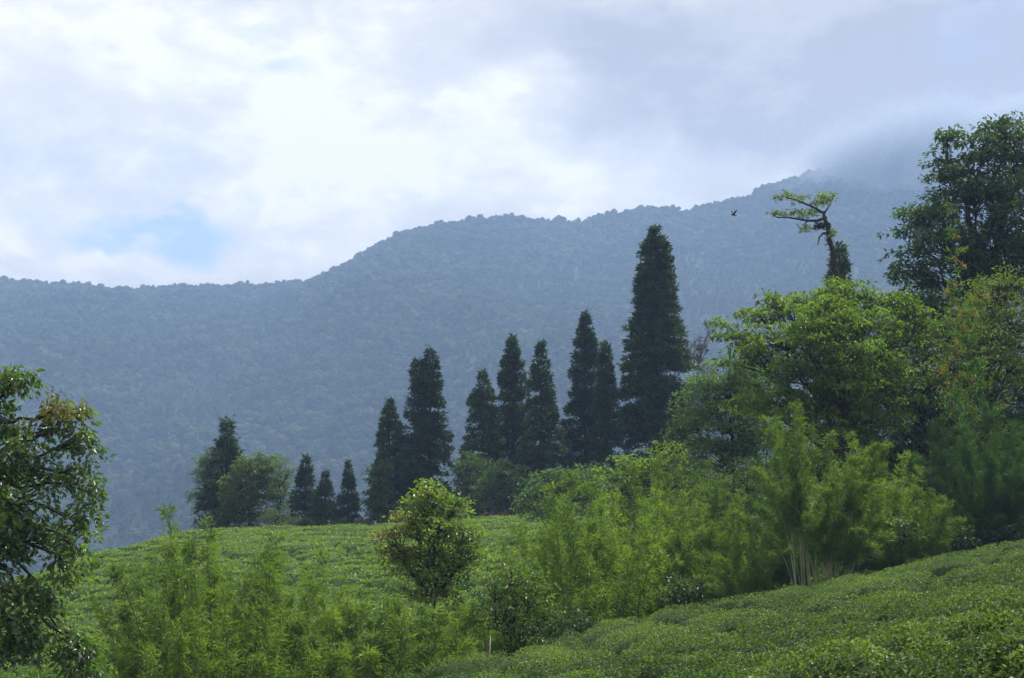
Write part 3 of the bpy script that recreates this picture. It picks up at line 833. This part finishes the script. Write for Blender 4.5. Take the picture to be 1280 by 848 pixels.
B_ = [
    ('fan', 268, 640, 50, 1.0, 'tall feathery light green bamboo plume standing before the tea hill near the hanging glossy tree', 0.3),
    ('plume', 205, 705, 53, 0.9, 'slender bamboo beside the tall feathery plume, on its side towards the glossy tree', 1.1),
    ('fan', 325, 698, 55, 0.9, 'bushy yellow-green bamboo beside the tall feathery plume, towards the russet sapling', 2.0),
    ('fan', 236, 682, 52, 0.9, 'leafy bamboo just beside the tall feathery plume, between it and the slender bamboo', 2.1),
    ('dense', 292, 675, 52, 0.9, 'dense bamboo filling the other flank of the tall feathery plume, before the crest trees', 3.7),
    ('thin', 368, 690, 62, 1.0, 'pale sparse bamboo in front of the three small crest conifers', 2.9),
    ('thin', 420, 668, 60, 1.0, 'single thin lime bamboo spray reaching up in front of the slimmest small conifer', 0.2),
    ('low', 432, 752, 54, 1.1, 'broad low bamboo thicket at the foot of the lime bamboo spray', 3.6),
    ('low', 500, 762, 50, 1.1, 'low leafy bamboo at the foot of the russet-tipped sapling', 0.8),
    ('low', 565, 745, 56, 1.0, 'low bamboo between the russet-tipped sapling and the glossy dark shrub', 4.1),
    ('low', 50, 800, 43, 1.0, 'bright green bamboo low under the hanging branches of the glossy tree', 5.0),
    ('thin', 150, 735, 56, 1.1, 'wispy pale bamboo shoot alone before the open rows of hill tea', 1.9),
    ('plume', 690, 640, 60, 0.9, 'slim bamboo at the outer end of the big thicket next to the open tea hill', 0.0),
    ('fan', 735, 598, 57, 1.05, 'large light green bamboo clump at the middle of the thicket under the narrow conifer pair', 1.3),
    ('dense', 790, 600, 62, 1.1, 'dense light green bamboo clump below the giant conifer', 2.2),
    ('fan', 845, 610, 64, 1.0, 'leafy bamboo clump between the giant conifer and the grey-green round tree', 3.3),
    ('fan', 893, 615, 62, 0.95, 'narrow bamboo in front of the grey-green round tree, above the arching clump', 4.4),
    ('arch', 930, 648, 55, 0.85, 'small arching bamboo clump with bright drooping tips beside the pale-stemmed clump', 5.2),
    ('fan', 1090, 545, 64, 0.95, 'bamboo clump tilting away behind the tall pale-stemmed clump', 0.6),
    ('low', 1140, 610, 62, 1.0, 'low bamboo at the tea edge between the pale-stemmed clump and the dark thicket', 2.7),
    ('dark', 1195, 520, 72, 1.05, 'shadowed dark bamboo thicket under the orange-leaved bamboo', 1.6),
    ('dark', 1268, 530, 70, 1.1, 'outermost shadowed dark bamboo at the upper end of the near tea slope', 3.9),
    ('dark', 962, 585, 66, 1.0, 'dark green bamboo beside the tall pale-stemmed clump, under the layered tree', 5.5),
    ('thin', 398, 722, 54, 1.0, 'thin upright bamboo between the sparse pale one and the lime spray', 0.4),
    ('low', 462, 742, 56, 1.0, 'low upright bamboo just in front of the russet side of the sapling', 3.3),
    ('low', 535, 752, 51, 1.0, 'low bamboo hiding the foot of the sapling trunk', 5.6),
    ('low', 610, 770, 53, 0.9, 'small low bamboo among the dark leaves of the glossy shrub', 2.2),
    ('plume', 245, 720, 46, 1.0, 'darker drooping bamboo plume in front of the tall feathery one', 2.6),
    ('plume', 300, 735, 45, 0.9, 'nearest bamboo plume at the bottom edge, in front of the bushy yellow-green one', 4.9),
    ('low', 120, 805, 48, 0.8, 'low bright bamboo on the open tea hill below the hanging dark branches', 1.2),
    ('plume', 660, 660, 62, 0.8, 'wispy bamboo at the edge of the open tea hill beside the slim one', 5.1),
    ('plume', 812, 575, 68, 1.0, 'tallest light green bamboo plume of the thicket, in front of the giant conifer', 0.9),
    ('fan', 868, 580, 72, 1.0, 'light green bamboo rising between the tallest plume and the grey-green round tree', 2.4),
    ('dense', 700, 665, 54, 0.9, 'low bushy bamboo behind the glossy dark shrub at the near tea edge', 1.0),
    ('dense', 1115, 600, 66, 0.8, 'bushy bamboo beside the tall pale-stemmed clump, over the small pale shrub', 3.0),
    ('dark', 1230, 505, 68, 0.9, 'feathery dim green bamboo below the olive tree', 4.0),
]
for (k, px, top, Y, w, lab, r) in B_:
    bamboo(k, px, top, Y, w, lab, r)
# the clump whose pale culms show: every culm a part of its own
b = ground_at(1022, 57.4); zt = at(1022, 512, 57.4)[2]
t = empty('bamboo_clump', b, 'tall bamboo clump with a fan of bare pale stems at the tea edge', 'bamboo', 'bamboo clumps in the gully')
cl, fo, h0 = bamboo_meshes(120, 38, (zt - b[2]) / 0.93, 3.1, start=0.47, base_r=1.05, culm='culm', single=True, twl=0.8, nodes=24)
for q in cl:
    link('culm', q, t)
o = link('foliage', fo, t); o['kind'] = 'stuff'
# slender bamboo with withering orange leaves before the dark tree
b = ground_at(1212, 74); zt = at(1212, 238, 74)[2]
t = empty('bamboo', b, 'slender tall bamboo with orange withering leaves in front of the big dark tree', 'bamboo')
cl, fo, h0 = bamboo_meshes(131, 5, (zt - b[2]) / 0.97, 1.9, mat='orange_bamboo', start=0.36, base_r=0.25, culm='culm_green', single=True, twl=1.7, nodes=15, nl=12, L=0.27, Wd=0.05, tint=0.12)
for q in cl:
    link('culm', q, t)
o = link('foliage', fo, t); o['kind'] = 'stuff'

# ---- broadleaf trees
broadleaf('broadleaf_tree', ground_at(280, 149), px_lobes(149, [(262, 590, 0, 18, 22), (254, 622, 0, 15, 20), (272, 625, 1, 18, 26), (268, 570, 0, 12, 14), (282, 600, 2, 16, 28), (270, 648, 0, 20, 14)]),
          'leaning grey-green broadleaf tree at the end of the crest before the pointed conifer', mat='broad_grey', clump=0.55, nl=22, L=0.3, Wd=0.13, seed=5, trunk_r=0.16, group='broadleaf trees on the crest')
broadleaf('broadleaf_tree', ground_at(312, 147), px_lobes(147, [(310, 592, 0, 24, 24), (296, 615, -1, 20, 24), (326, 610, 0, 20, 26), (308, 635, 0, 26, 22), (332, 580, 0, 14, 14)]),
          'rounded pale olive broadleaf crown between the leaning tree and the feathery one on the crest', mat='olive', clump=0.55, nl=22, L=0.3, Wd=0.13, seed=6, trunk_r=0.16, group='broadleaf trees on the crest')
broadleaf('broadleaf_tree', ground_at(350, 149), px_lobes(149, [(350, 585, 0, 11, 20), (344, 610, 0, 14, 22), (358, 615, 1, 10, 20), (348, 640, 0, 14, 16), (362, 590, 0, 8, 8)]),
          'thin feathery broadleaf tree with sparse top next to the small conifers', mat='broad_grey', clump=0.5, nl=16, L=0.28, Wd=0.11, seed=7, trunk_r=0.12, fill=1.1, group='broadleaf trees on the crest')
broadleaf('juniper', ground_at(474, 146), px_lobes(146, [(474, 600, 0, 15, 18), (470, 622, 0, 17, 20), (478, 640, 0, 17, 16), (480, 585, 0, 9, 12)]),
          'rounded dark green bush tree beside the red earth bank, below the blunt conifer', mat='broad_dark', clump=0.5, nl=26, L=0.26, Wd=0.11, seed=8, trunk_r=0.12)
broadleaf('shrub', ground_at(598, 146), px_lobes(146, [(590, 590, 0, 22, 24), (606, 600, -1, 22, 26), (585, 620, 0, 22, 24)]),
          'dark green bush under the lowest of the three middle conifers', 'shrub', mat='broad_dark', clump=0.6, nl=22, L=0.3, Wd=0.12, seed=9, trunk_r=0.12, group='shrubs under the conifers')
broadleaf('shrub', ground_at(628, 143), px_lobes(143, [(625, 600, 0, 24, 22), (612, 622, 0, 22, 18), (640, 622, 0, 22, 20), (650, 600, 1, 14, 18)]),
          'grey-green bush under the slender middle conifers, above the patch of red earth', 'shrub', mat='broad_grey', clump=0.6, nl=20, L=0.3, Wd=0.12, seed=10, trunk_r=0.12, group='shrubs under the conifers')
for i, (px, py, rx, rz, lab) in enumerate([
        (378, 660, 16, 10, 'low dark hedge shrub at the foot of the tallest small conifer'),
        (420, 664, 20, 9, 'low dark hedge shrub between the shortest and slimmest small conifers'),
        (512, 652, 18, 14, 'low dark shrub at the foot of the twin-topped conifer'),
        (548, 640, 18, 22, 'dark shrub on the crest behind the top of the russet-tipped sapling'),
        (345, 655, 16, 10, 'low olive shrub at the foot of the thin feathery tree'),
        (262, 662, 14, 9, 'low dark shrub at the very end of the crest under the leaning tree')]):
    broadleaf('shrub', ground_at(px, 145), px_lobes(145, [(px, py - 5, 0, rx * 1.2, rz + 3), (px + rx * 0.6, py + 3, -0.6, rx * 0.6, rz * 0.7), (px - rx * 0.6, py + 4, -0.4, rx * 0.6, rz * 0.7)]),
              lab, 'shrub', mat='broad_dark' if i != 4 else 'olive', clump=0.45, nl=18, L=0.24, Wd=0.1, seed=60 + i, trunk_r=0.07, group='low shrubs along the crest')
# between crest and thicket
broadleaf('shrub', ground_at(700, 108), px_lobes(108, [(690, 610, 0, 30, 26), (722, 612, 0, 28, 28), (668, 630, 0, 20, 20), (745, 600, 2, 24, 22), (705, 640, -2, 36, 22)]),
          'grey-green leafy shrub behind the bamboo thicket, below the pointed middle conifer', 'shrub', mat='broad_grey', clump=0.6, nl=24, L=0.28, Wd=0.12, seed=31, trunk_r=0.14, group='broadleaf shrubs behind the thicket')
broadleaf('shrub', ground_at(800, 105), px_lobes(105, [(780, 600, 0, 30, 26), (815, 590, 0, 30, 26), (845, 578, 0, 26, 28), (800, 630, 0, 46, 30), (860, 610, 0, 34, 30)]),
          'mid green leafy shrub at the foot of the giant conifer', 'shrub', mat='broad', clump=0.6, nl=24, L=0.28, Wd=0.12, seed=32, trunk_r=0.14, group='broadleaf shrubs behind the thicket')
broadleaf('broadleaf_tree', ground_at(915, 92), px_lobes(92, [(912, 470, 0, 40, 34), (884, 500, 0, 34, 34), (935, 500, 0, 40, 40), (868, 535, 0, 30, 30), (910, 540, -1, 46, 36), (950, 545, 1, 34, 36), (900, 580, 0, 46, 28)]),
          'round grey-green tree with thin dark stems beside the leafless tree', mat='broad_grey', clump=0.62, nl=32, L=0.22, Wd=0.09, seed=33, trunk_r=0.13, fork=0.3, fill=1.5)
layer = [(1058, 362, 0, 34, 14), (1015, 372, 1, 28, 12), (1030, 382, -2, 36, 12), (985, 388, 1, 30, 12), (948, 398, 0, 28, 12), (1100, 378, 0, 34, 14), (1082, 398, -2, 30, 12), (925, 425, -1, 22, 16), (975, 425, -2, 46, 20), (1040, 405, -3, 54, 20), (1110, 425, 0, 34, 24),
         (945, 455, -1, 36, 20), (1000, 462, -3, 44, 20), (1080, 455, 2, 44, 24), (985, 500, -3, 46, 22), (945, 505, 0, 30, 22), (1050, 500, -2, 50, 24), (1110, 480, 0, 40, 28), (1010, 535, -3, 48, 22), (1090, 530, -1, 44, 26), (1060, 440, -4, 40, 18), (1020, 425, -4, 30, 14), (1055, 475, -4, 44, 18), (900, 405, 0, 14, 8), (1140, 400, 0, 22, 16), (965, 375, 1, 20, 10)]
broadleaf('broadleaf_tree', ground_at(1052, 80), px_lobes(80, layer), 'big layered broadleaf tree with sunlit flat leaf tiers and a dark trunk inside', mat='broad', clump=0.6, nl=34, L=0.25, Wd=0.11, seed=34, trunk_r=0.3, fork=0.45, flat=0.34, fill=1.0, droop=0.4)
dk = [(1258, 160, 0, 26, 20), (1225, 185, 0, 30, 20), (1185, 175, 0, 22, 14), (1190, 208, 0, 26, 18), (1290, 190, 2, 60, 40), (1215, 235, 0, 50, 34), (1165, 262, 0, 36, 26), (1270, 255, -1, 50, 40), (1135, 285, 0, 20, 22), (1180, 300, -1, 44, 34), (1235, 310, 0, 46, 36),
      (1145, 335, 0, 30, 26), (1190, 355, 0, 46, 34), (1260, 360, 1, 50, 40), (1135, 375, 1, 22, 26), (1170, 410, 0, 46, 34), (1225, 410, 0, 46, 36), (1300, 320, 0, 50, 60)]
broadleaf('broadleaf_tree', ground_at(1225, 92), px_lobes(92, dk), 'tallest dark green broadleaf tree, towering over the end of the tea slope', mat='broad_dark', clump=0.72, nl=36, L=0.32, Wd=0.14, seed=35, trunk_r=0.4, fork=0.4, flat=0.36, fill=1.0)
rr_ = [(1255, 365, 0, 40, 26), (1215, 395, 0, 34, 24), (1180, 420, 0, 28, 20), (1270, 410, -1, 40, 30), (1225, 435, -2, 44, 26), (1185, 460, 0, 34, 24), (1265, 465, -1, 44, 30), (1215, 490, 0, 46, 28)]
broadleaf('broadleaf_tree', ground_at(1240, 80), px_lobes(80, rr_), 'yellowish olive broadleaf tree in front of the tallest dark tree', mat='olive', clump=0.65, nl=26, L=0.2, Wd=0.08, seed=36, trunk_r=0.22, fill=1.4)
broadleaf('broadleaf_tree', ground_at(1140, 88), px_lobes(88, [(1130, 440, 0, 40, 34), (1150, 490, 0, 46, 40), (1110, 520, 0, 46, 40), (1170, 530, 0, 50, 40), (1130, 570, 0, 60, 36), (1200, 560, 0, 50, 40), (1060, 575, 0, 46, 30), (1000, 580, 0, 46, 30), (1240, 540, 0, 44, 40), (1290, 500, 0, 40, 50), (1300, 570, 0, 50, 50), (1275, 440, 2, 36, 36), (1140, 400, 3, 34, 34), (1190, 430, 3, 40, 40), (1100, 470, 2, 34, 34), (1220, 480, 2, 40, 40)]),
          'dark understorey tree filling the gap between the layered tree and the olive one', mat='broad_dark', clump=0.7, nl=32, L=0.26, Wd=0.12, seed=37, trunk_r=0.25, fill=1.5)
def russet(C, g):
    px = 640 + C[:, 0] / C[:, 1] * F; py = 640 - C[:, 2] / C[:, 1] * F
    return np.clip(np.exp(-((px - 490) / 26) ** 2 - ((py - 668) / 28) ** 2) * 0.6 + (g.random(len(C)) < 0.03) * 0.5, 0, 1)
broadleaf('sapling', ground_at(546, 55), px_lobes(55, [(545, 612, 0, 18, 16), (530, 632, 0, 28, 18), (570, 635, 0, 20, 16), (510, 655, 0, 26, 18), (550, 660, -0.3, 32, 20), (580, 668, 0, 18, 18), (490, 680, 0, 22, 18), (530, 690, 0.3, 34, 18), (565, 695, 0, 26, 16), (545, 722, 0, 26, 12), (576, 708, 0, 24, 13), (512, 712, 0, 24, 12), (490, 695, 0.2, 18, 12), (545, 745, 0, 26, 12), (590, 690, 0, 16, 12), (520, 742, 0.2, 18, 10)]),
          'young broadleaf tree with russet-tinged leaves standing alone before the crest', mat='russet', clump=0.31, nl=20, L=0.17, Wd=0.072, seed=38, trunk_r=0.09, tint_fn=russet, fork=0.7, fill=1.0)
broadleaf('shrub', ground_at(645, 51.5), px_lobes(51.5, [(640, 715, 0, 26, 18), (615, 735, 0, 26, 18), (665, 742, 0, 28, 20), (630, 765, 0, 40, 22), (680, 775, 0, 24, 20), (650, 795, 0, 40, 18)]),
          'glossy dark leafy shrub at the tea edge between sapling and big bamboo thicket', 'shrub', mat='waxy', clump=0.36, nl=22, L=0.14, Wd=0.06, seed=39, trunk_r=0.07)
broadleaf('shrub', ground_at(1125, 60.5), px_lobes(60.5, [(1122, 652, 0, 14, 14), (1132, 668, 0, 14, 12)]),
          'small pale leafy shrub at the tea edge between the bamboo clumps', 'shrub', mat='broad_grey', clump=0.3, nl=14, L=0.15, Wd=0.07, seed=40, trunk_r=0.04)
broadleaf('shrub', ground_at(915, 80), px_lobes(80, [(890, 625, 0, 40, 30), (940, 610, 0, 40, 34), (920, 650, -1, 50, 34)]),
          'dark leafy bush filling the gap under the grey-green round tree', 'shrub', mat='broad_dark', clump=0.55, nl=26, L=0.2, Wd=0.08, seed=45, trunk_r=0.12)
for i, (px, Y, py, rx, rz, lab) in enumerate([
        (1180, 64.2, 668, 26, 16, 'low dark shrub under the shadowed bamboo at the tea edge'),
        (1070, 60.3, 690, 24, 14, 'low dark shrub beside the bare pale bamboo stems'),
        (860, 54.5, 735, 24, 16, 'low dark shrub at the tea edge under the arching bamboo clump'),
        (1262, 66.5, 668, 24, 14, 'low shrub at the tea edge under the outermost dark bamboo'),
        (720, 49.2, 775, 24, 16, 'low dark shrub at the tea edge below the large light green bamboo')]):
    broadleaf('shrub', ground_at(px, Y), px_lobes(Y, [(px, py, 0, rx, rz), (px + rx * 0.7, py + 4, 0, rx * 0.7, rz * 0.8), (px - rx * 0.7, py + 5, 0, rx * 0.7, rz * 0.8)]),
              lab, 'shrub', mat='broad_dark', clump=0.34, nl=18, L=0.15, Wd=0.06, seed=80 + i, trunk_r=0.05, group='low shrubs along the tea edge')
# near tree whose branches hang in from the side
def spring(C, g):
    px = 640 + C[:, 0] / C[:, 1] * F; py = 640 - C[:, 2] / C[:, 1] * F
    return np.clip(np.exp(-((px - 80) / 26) ** 2 - ((py - 508) / 22) ** 2) * 0.9, 0, 1)
lt = [(15, 475, 0, 30, 14), (-10, 520, 0, 40, 26), (85, 510, 0.2, 26, 14), (70, 535, 0, 24, 12), (100, 552, 0, 20, 14), (22, 570, -0.4, 30, 24), (50, 590, 0, 26, 14), (95, 590, -0.3, 14, 14), (110, 620, 0, 14, 22), (108, 655, -0.2, 16, 20), (88, 685, 0, 14, 20),
      (80, 720, 0.2, 16, 22), (30, 640, -0.4, 36, 24), (0, 690, 0, 36, 30), (50, 672, 0.3, 22, 18), (-5, 745, 0, 44, 34), (40, 745, 0, 22, 20), (20, 795, 0, 40, 24), (85, 805, 0.3, 26, 14), (110, 830, 0.2, 24, 12), (-30, 620, 0.5, 44, 50)]
b0 = ground_at(-75, 37)
broadleaf('broadleaf_tree', b0, px_lobes(37, lt), 'glossy-leaved tree with long drooping branches hanging before the tea hill', mat='waxy', clump=0.34, nl=38, L=0.175, Wd=0.088, seed=41, trunk_r=0.13, fork=0.5, flat=0.8, dome=0.5, up=0.45, tint_fn=spring,
          trunk_pts=[b0 - [0, 0, .3], at(-72, 800, 37), at(-66, 720, 37), at(-58, 640, 37), at(-45, 580, 37), at(-25, 530, 37), at(0, 490, 37)], fill=0.95, droop=0.5)

# ---- gnarled emergent tree with bare trunk
def gnarled():
    g = np.random.default_rng(50)
    Y = 86.0
    base = ground_at(1060, Y)
    t = empty('gnarled_tree', base, 'gnarled tree with bare mossy trunk and one-sided lime leaf tiers above the layered crown', 'tree')
    def P(rows):
        return np.array([at(a, b, Y + c) - base for a, b, c in rows])
    tb = Tubes(); tp = P([(1060, 560, 0), (1056, 450, 0), (1050, 380, 0), (1047, 350, 0), (1042, 332, 0.1), (1041, 314, 0), (1036, 298, 0.1), (1035, 284, -.1), (1030, 272, 0), (1030, 264, 0)])
    tp[0] = (0, 0, -0.3)
    tb.add(tp, [0.34, 0.3, 0.25, 0.2, 0.16, 0.125, 0.11, 0.12, 0.09, 0.07], 8)
    link('trunk', tb.build('trunk', M['bark']), t)
    C = []
    for rows, r0 in (([(1031, 268, 0), (1022, 262, 0.1), (1012, 257, 0), (1004, 254, -.1), (994, 250, 0), (980, 246, 0.2), (966, 248, .3)], 0.11),
                     ([(1033, 272, 0), (1022, 276, -.2), (1010, 276, -.3), (998, 274, -.2), (985, 272, 0), (972, 272, .1), (966, 268, .1)], 0.13),
                     ([(1010, 276, -.3), (1004, 282, -.5), (1009, 289, -.6), (1015, 291, -.6)], 0.06),
                     ([(1031, 266, 0), (1035, 260, .2), (1039, 254, .3), (1036, 246, .3)], 0.08),
                     ([(1012, 257, 0), (1018, 250, -.4), (1020, 246, -.5)], 0.05),
                     ([(1037, 291, 0), (1029, 292, -.3), (1024, 297, -.3), (1022, 307, -.3)], 0.12)):
        b = Tubes(); q = P(rows); b.add(q, np.linspace(r0 * 0.7, r0 * 0.18, len(q)), 5)
        link('branch', b.build('branch', M['bark']), t)
    for (px, py, dy, n, sx, sy) in ((986, 247, 0.1, 9, 14, 2), (1000, 248, 0, 6, 8, 2.2), (980, 268, 0, 7, 10, 2), (1000, 268, -.2, 8, 12, 2.5), (1016, 266, -.2, 5, 6, 2), (1006, 287, -.5, 5, 6, 3), (1030, 250, .2, 9, 8, 3.5), (1036, 246, .3, 5, 5, 2.5), (1040, 289, .1, 3, 4, 3), (968, 268, .1, 3, 3, 1.5), (1021, 254, -.2, 4, 4, 2)):
        for _ in range(n):
            C.append(at(px + g.normal() * sx * 0.65, py - 1.5 + g.normal() * sy * 1.0, Y + dy + g.normal() * 0.4) - base)
    C = np.array(C); lf = Leaves()
    rosettes(lf, C, 0.22 * g.uniform(0.5, 1.4, len(C)), 0.16, 20, 0.17, 0.08, g)
    o = link('crown', lf.build('crown', M['lime']), t); o['kind'] = 'stuff'
    # dark epiphytes clinging to trunk and branch
    lf = Leaves(); E = []
    for f in g.random(46) ** 0.8:
        i = 3 + f * 4.5; k = int(i); E.append(tp[k] * (1 - i + k) + tp[k + 1] * (i - k) + g.normal(size=3) * np.array([.15, .15, .1]) * (1.3 - 0.8 * f))
    for _ in range(22):
        E.append(at(1024 + g.normal() * 3, 281 + g.normal() * 2.2, Y - 0.1) - base)
    rosettes(lf, np.array(E), 0.15, 0.12, 12, 0.15, 0.05, g, droop=0.8)
    o = link('foliage', lf.build('epiphytes', M['moss']), t); o['kind'] = 'stuff'
gnarled()

# ---- leafless tree
def bare_tree():
    g = np.random.default_rng(55)
    base = ground_at(874, 158)
    t = empty('bare_tree', base, 'leafless grey tree with fine twigs between the giant conifer and the grey-green tree', 'tree')
    hgt = at(874, 406, 158)[2] - base[2]
    tr = Tubes(); tp = curve_pts((0, 0, -0.3), (0.1, 0, hgt * 0.93), 12, g, 0, 0.008); tr.add(tp, np.linspace(0.2, 0.03, 12), 6)
    link('trunk', tr.build('trunk', M['pale_bark']), t)
    tw = Tubes()
    def grow(p, d, L, r, depth):
        q = p + d * L
        pts = curve_pts(p, q, 4, g, 0, 0.05)
        if depth == 0:
            b = Tubes(); b.add(pts, [r, r * .85, r * .7, r * .55], 4); link('branch', b.build('branch', M['pale_bark']), t)
        else:
            tw.add(pts, [r, r * .85, r * .7, r * .5], 3)
        if depth < 4:
            for _ in range(3 if depth else 4):
                f = g.uniform(0.4, 1.0); s = p + d * L * f
                grow(s, unit(d + g.normal(size=3) * 0.55 + np.array([0, 0, 0.12])), L * g.uniform(0.5, 0.75), max(r * 0.65, 0.028), depth + 1)
    for k in range(14):
        i = 4.5 + k * 0.45; p = tp[int(i)]
        a = g.uniform(0, 6.28)
        grow(p, unit(np.array([math.cos(a) * 0.6, math.sin(a) * 0.6, 0.9])), g.uniform(1.2, 2.2), 0.055, 0)
    o = link('twigs', tw.build('twigs', M['pale_bark']), t); o['kind'] = 'stuff'
bare_tree()

# ---- tea bushes one can single out close to the camera
def tea_bush(px, py, Y, rx, lab, seed):
    g = np.random.default_rng(seed)
    c = at(px, py, Y); gz = float(near_plane(c[0], c[1])) - 0.75
    base = np.array([c[0], c[1], gz])
    t = empty('tea_bush', base, lab, 'tea bush', 'single tea bushes close by')
    hgt = c[2] - gz
    st = Tubes()
    for _ in range(7):
        a = g.uniform(0, 6.28); st.add(curve_pts((0, 0, -0.1), (math.cos(a) * rx * .6, math.sin(a) * rx * .6, hgt * 0.8), 5, g, 0, 0.03), np.linspace(0.025, 0.008, 5), 4)
    o = link('stems', st.build('stems', M['bark']), t); o['kind'] = 'stuff'
    n = 1100
    d = rand_dir(g, n); d[:, 2] = np.abs(d[:, 2])
    C = d * np.array([rx * 1.15, rx * 1.15, hgt]) * g.uniform(0.8, 1.05, (n, 1)) * (1 + 0.16 * np.sin(d[:, :1] * 7 + seed) * np.cos(d[:, 1:2] * 6))
    lf = Leaves(); rosettes(lf, C, 0.10, 0.05, 14, 0.062, 0.029, g, droop=-0.3, up=0.6)
    o = link('foliage', lf.build('foliage', M['tea']), t); o['kind'] = 'stuff'
tea_bush(1238, 775, 17.0, 0.85, 'bright tea bush standing proud of the others, upper one of the two nearest', 1)
tea_bush(1262, 815, 14.5, 0.75, 'dark-bellied tea bush closest of all, in the very corner of the slope', 2)
tea_bush(1180, 812, 15.5, 0.7, 'bright tea bush just in front of the two standing proud in the corner', 3)

# ---- small things
def earth_patch(px, Y, w, h, lab, seed):
    g = np.random.default_rng(seed)
    b = ground_at(px, Y)
    n = 26; m = 14
    u, v = np.meshgrid(np.linspace(-1, 1, n), np.linspace(-1, 1, m))
    rim = np.clip(1 - (u ** 2 + v ** 2), 0, 1) ** 0.5
    X = b[0] + u * w; Yy = b[1] + v * 1.6
    Z = H(X, Yy) + h * rim * (0.2 + 1.6 * vnoise(X, Yy, 0.7, 3, seed)) - 0.12
    i = (np.arange(m - 1)[:, None] * n + np.arange(n - 1)[None, :]).ravel()
    me = mesh_np('earth_bank', np.stack([X, Yy, Z], -1).reshape(-1, 3), np.stack([i, i + 1, i + n + 1, i + n], -1), M['earth'], smooth=False, k=4)
    tag(link('earth_bank', me), kind='structure')
earth_patch(452, 143, 1.6, 1.2, '', 3)
earth_patch(496, 143.5, 1.5, 1.4, '', 4)
earth_patch(622, 141.5, 1.7, 1.2, '', 5)

t = Tubes(); p0 = at(606, 832, 47); p0 = np.array([p0[0], p0[1], float(H(p0[0], p0[1])) - 0.2]); p1 = at(613, 795, 47.2)
t.add(np.linspace(p0, p1, 6), np.linspace(0.024, 0.018, 6), 7)
tag(link('stake', t.build('stake', M['pole'])), 'pale wooden stake leaning at the foot of the glossy dark shrub', 'stake')

def bird():
    # one continuous skinned body: head, body, tail and two raised wings
    pts = [(0, 0, 0), (0.11, 0, 0.01), (0.19, 0, 0.03), (0.245, 0, 0.015), (-0.12, 0, -0.01), (-0.26, 0, -0.02),
           (0.02, -0.12, 0.10), (-0.02, -0.24, 0.24), (-0.10, -0.30, 0.36), (0.02, 0.12, 0.10), (-0.02, 0.24, 0.22), (-0.10, 0.30, 0.33)]
    ed = [(0, 1), (1, 2), (2, 3), (0, 4), (4, 5), (0, 6), (6, 7), (7, 8), (0, 9), (9, 10), (10, 11)]
    rad = [(.07, .06), (.055, .05), (.038, .038), (.008, .008), (.05, .035), (.055, .012), (.085, .02), (.075, .014), (.02, .008), (.085, .02), (.075, .014), (.02, .008)]
    me = bpy.data.meshes.new('bird'); me.from_pydata(pts, ed, []); me.materials.append(M['feather'])
    o = link('bird', me, loc=tuple(float(v) for v in at(917, 269, 112)))
    sk = o.modifiers.new('skin', 'SKIN'); sk.use_smooth_shade = True
    for v, r in zip(me.skin_vertices[0].data, rad):
        v.radius = r
    me.skin_vertices[0].data[0].use_root = True
    o.modifiers.new('smooth', 'SUBSURF').levels = 1
    o.rotation_euler = (0, 0, math.radians(205))
    tag(o, 'small black bird in flight in front of the misty mountain', 'bird')
bird()

# ------------------------------------------------------------------ haze
def volume_box(name, lo, hi, build):
    x0, y0, z0 = lo; x1, y1, z1 = hi
    V = [(x, y, z) for z in (z0, z1) for y in (y0, y1) for x in (x0, x1)]
    Q = [(0, 2, 3, 1), (4, 5, 7, 6), (0, 1, 5, 4), (2, 6, 7, 3), (0, 4, 6, 2), (1, 3, 7, 5)]
    m = bpy.data.materials.new(name + '_air'); m.use_nodes = True
    N = NT(m.node_tree); out = N.add('ShaderNodeOutputMaterial')
    build(N, out)
    m.cycles.volume_sampling = 'DISTANCE'
    me = mesh_np(name, V, Q, m, k=4)
    return tag(link(name, me), kind='stuff')
def haze_air(N, out):
    v = N.add('ShaderNodeVolumePrincipled')
    v.inputs['Color'].default_value = (0.41, 0.605, 1.0, 1)
    v.inputs['Density'].default_value = HAZE_DENSITY
    v.inputs['Anisotropy'].default_value = 0.1
    N.l.new(v.outputs[0], out.inputs['Volume'])
def mist_air(N, out):
    p = N.add('ShaderNodeTexCoord').outputs['Generated']
    q = N.vmath('MULTIPLY', N.vmath('SUBTRACT', p, (0.5, 0.5, 0.5)), (2, 2, 2))
    r = N.maprange(N.vmath('LENGTH', q, out=1), 0.25, 1.0, 1.0, 0.0)
    n = N.noise(N.add('ShaderNodeTexCoord').outputs['Object'], 0.012, 6, 0.65, 0.8)
    d = N.math('MULTIPLY', N.maprange(N.math('ADD', n, N.math('MULTIPLY', r, 0.45)), 0.48, 0.78), r)
    v = N.add('ShaderNodeVolumePrincipled')
    v.inputs['Color'].default_value = (0.57, 0.64, 0.75, 1)
    N.l.new(N.math('MULTIPLY', d, 0.07), v.inputs['Density'])
    N.l.new(v.outputs[0], out.inputs['Volume'])
def mist(px, py, Y, rx, ry, rz):
    c = at(px, py, Y)
    top = min(c[2] + rz, 594)
    o = volume_box('mist', (-rx, -ry, c[2] - rz - c[2]), (rx, ry, top - c[2]), mist_air)
    o.location = tuple(float(v) for v in c)
mist(1245, 228, 2120, 340, 150, 150)
volume_box('haze', (float(gx[0]) - 40, float(gy[0]) - 40, -90), (float(gx[-1]) + 40, max(float(gy[-1]), 2600) + 40, 600), haze_air)
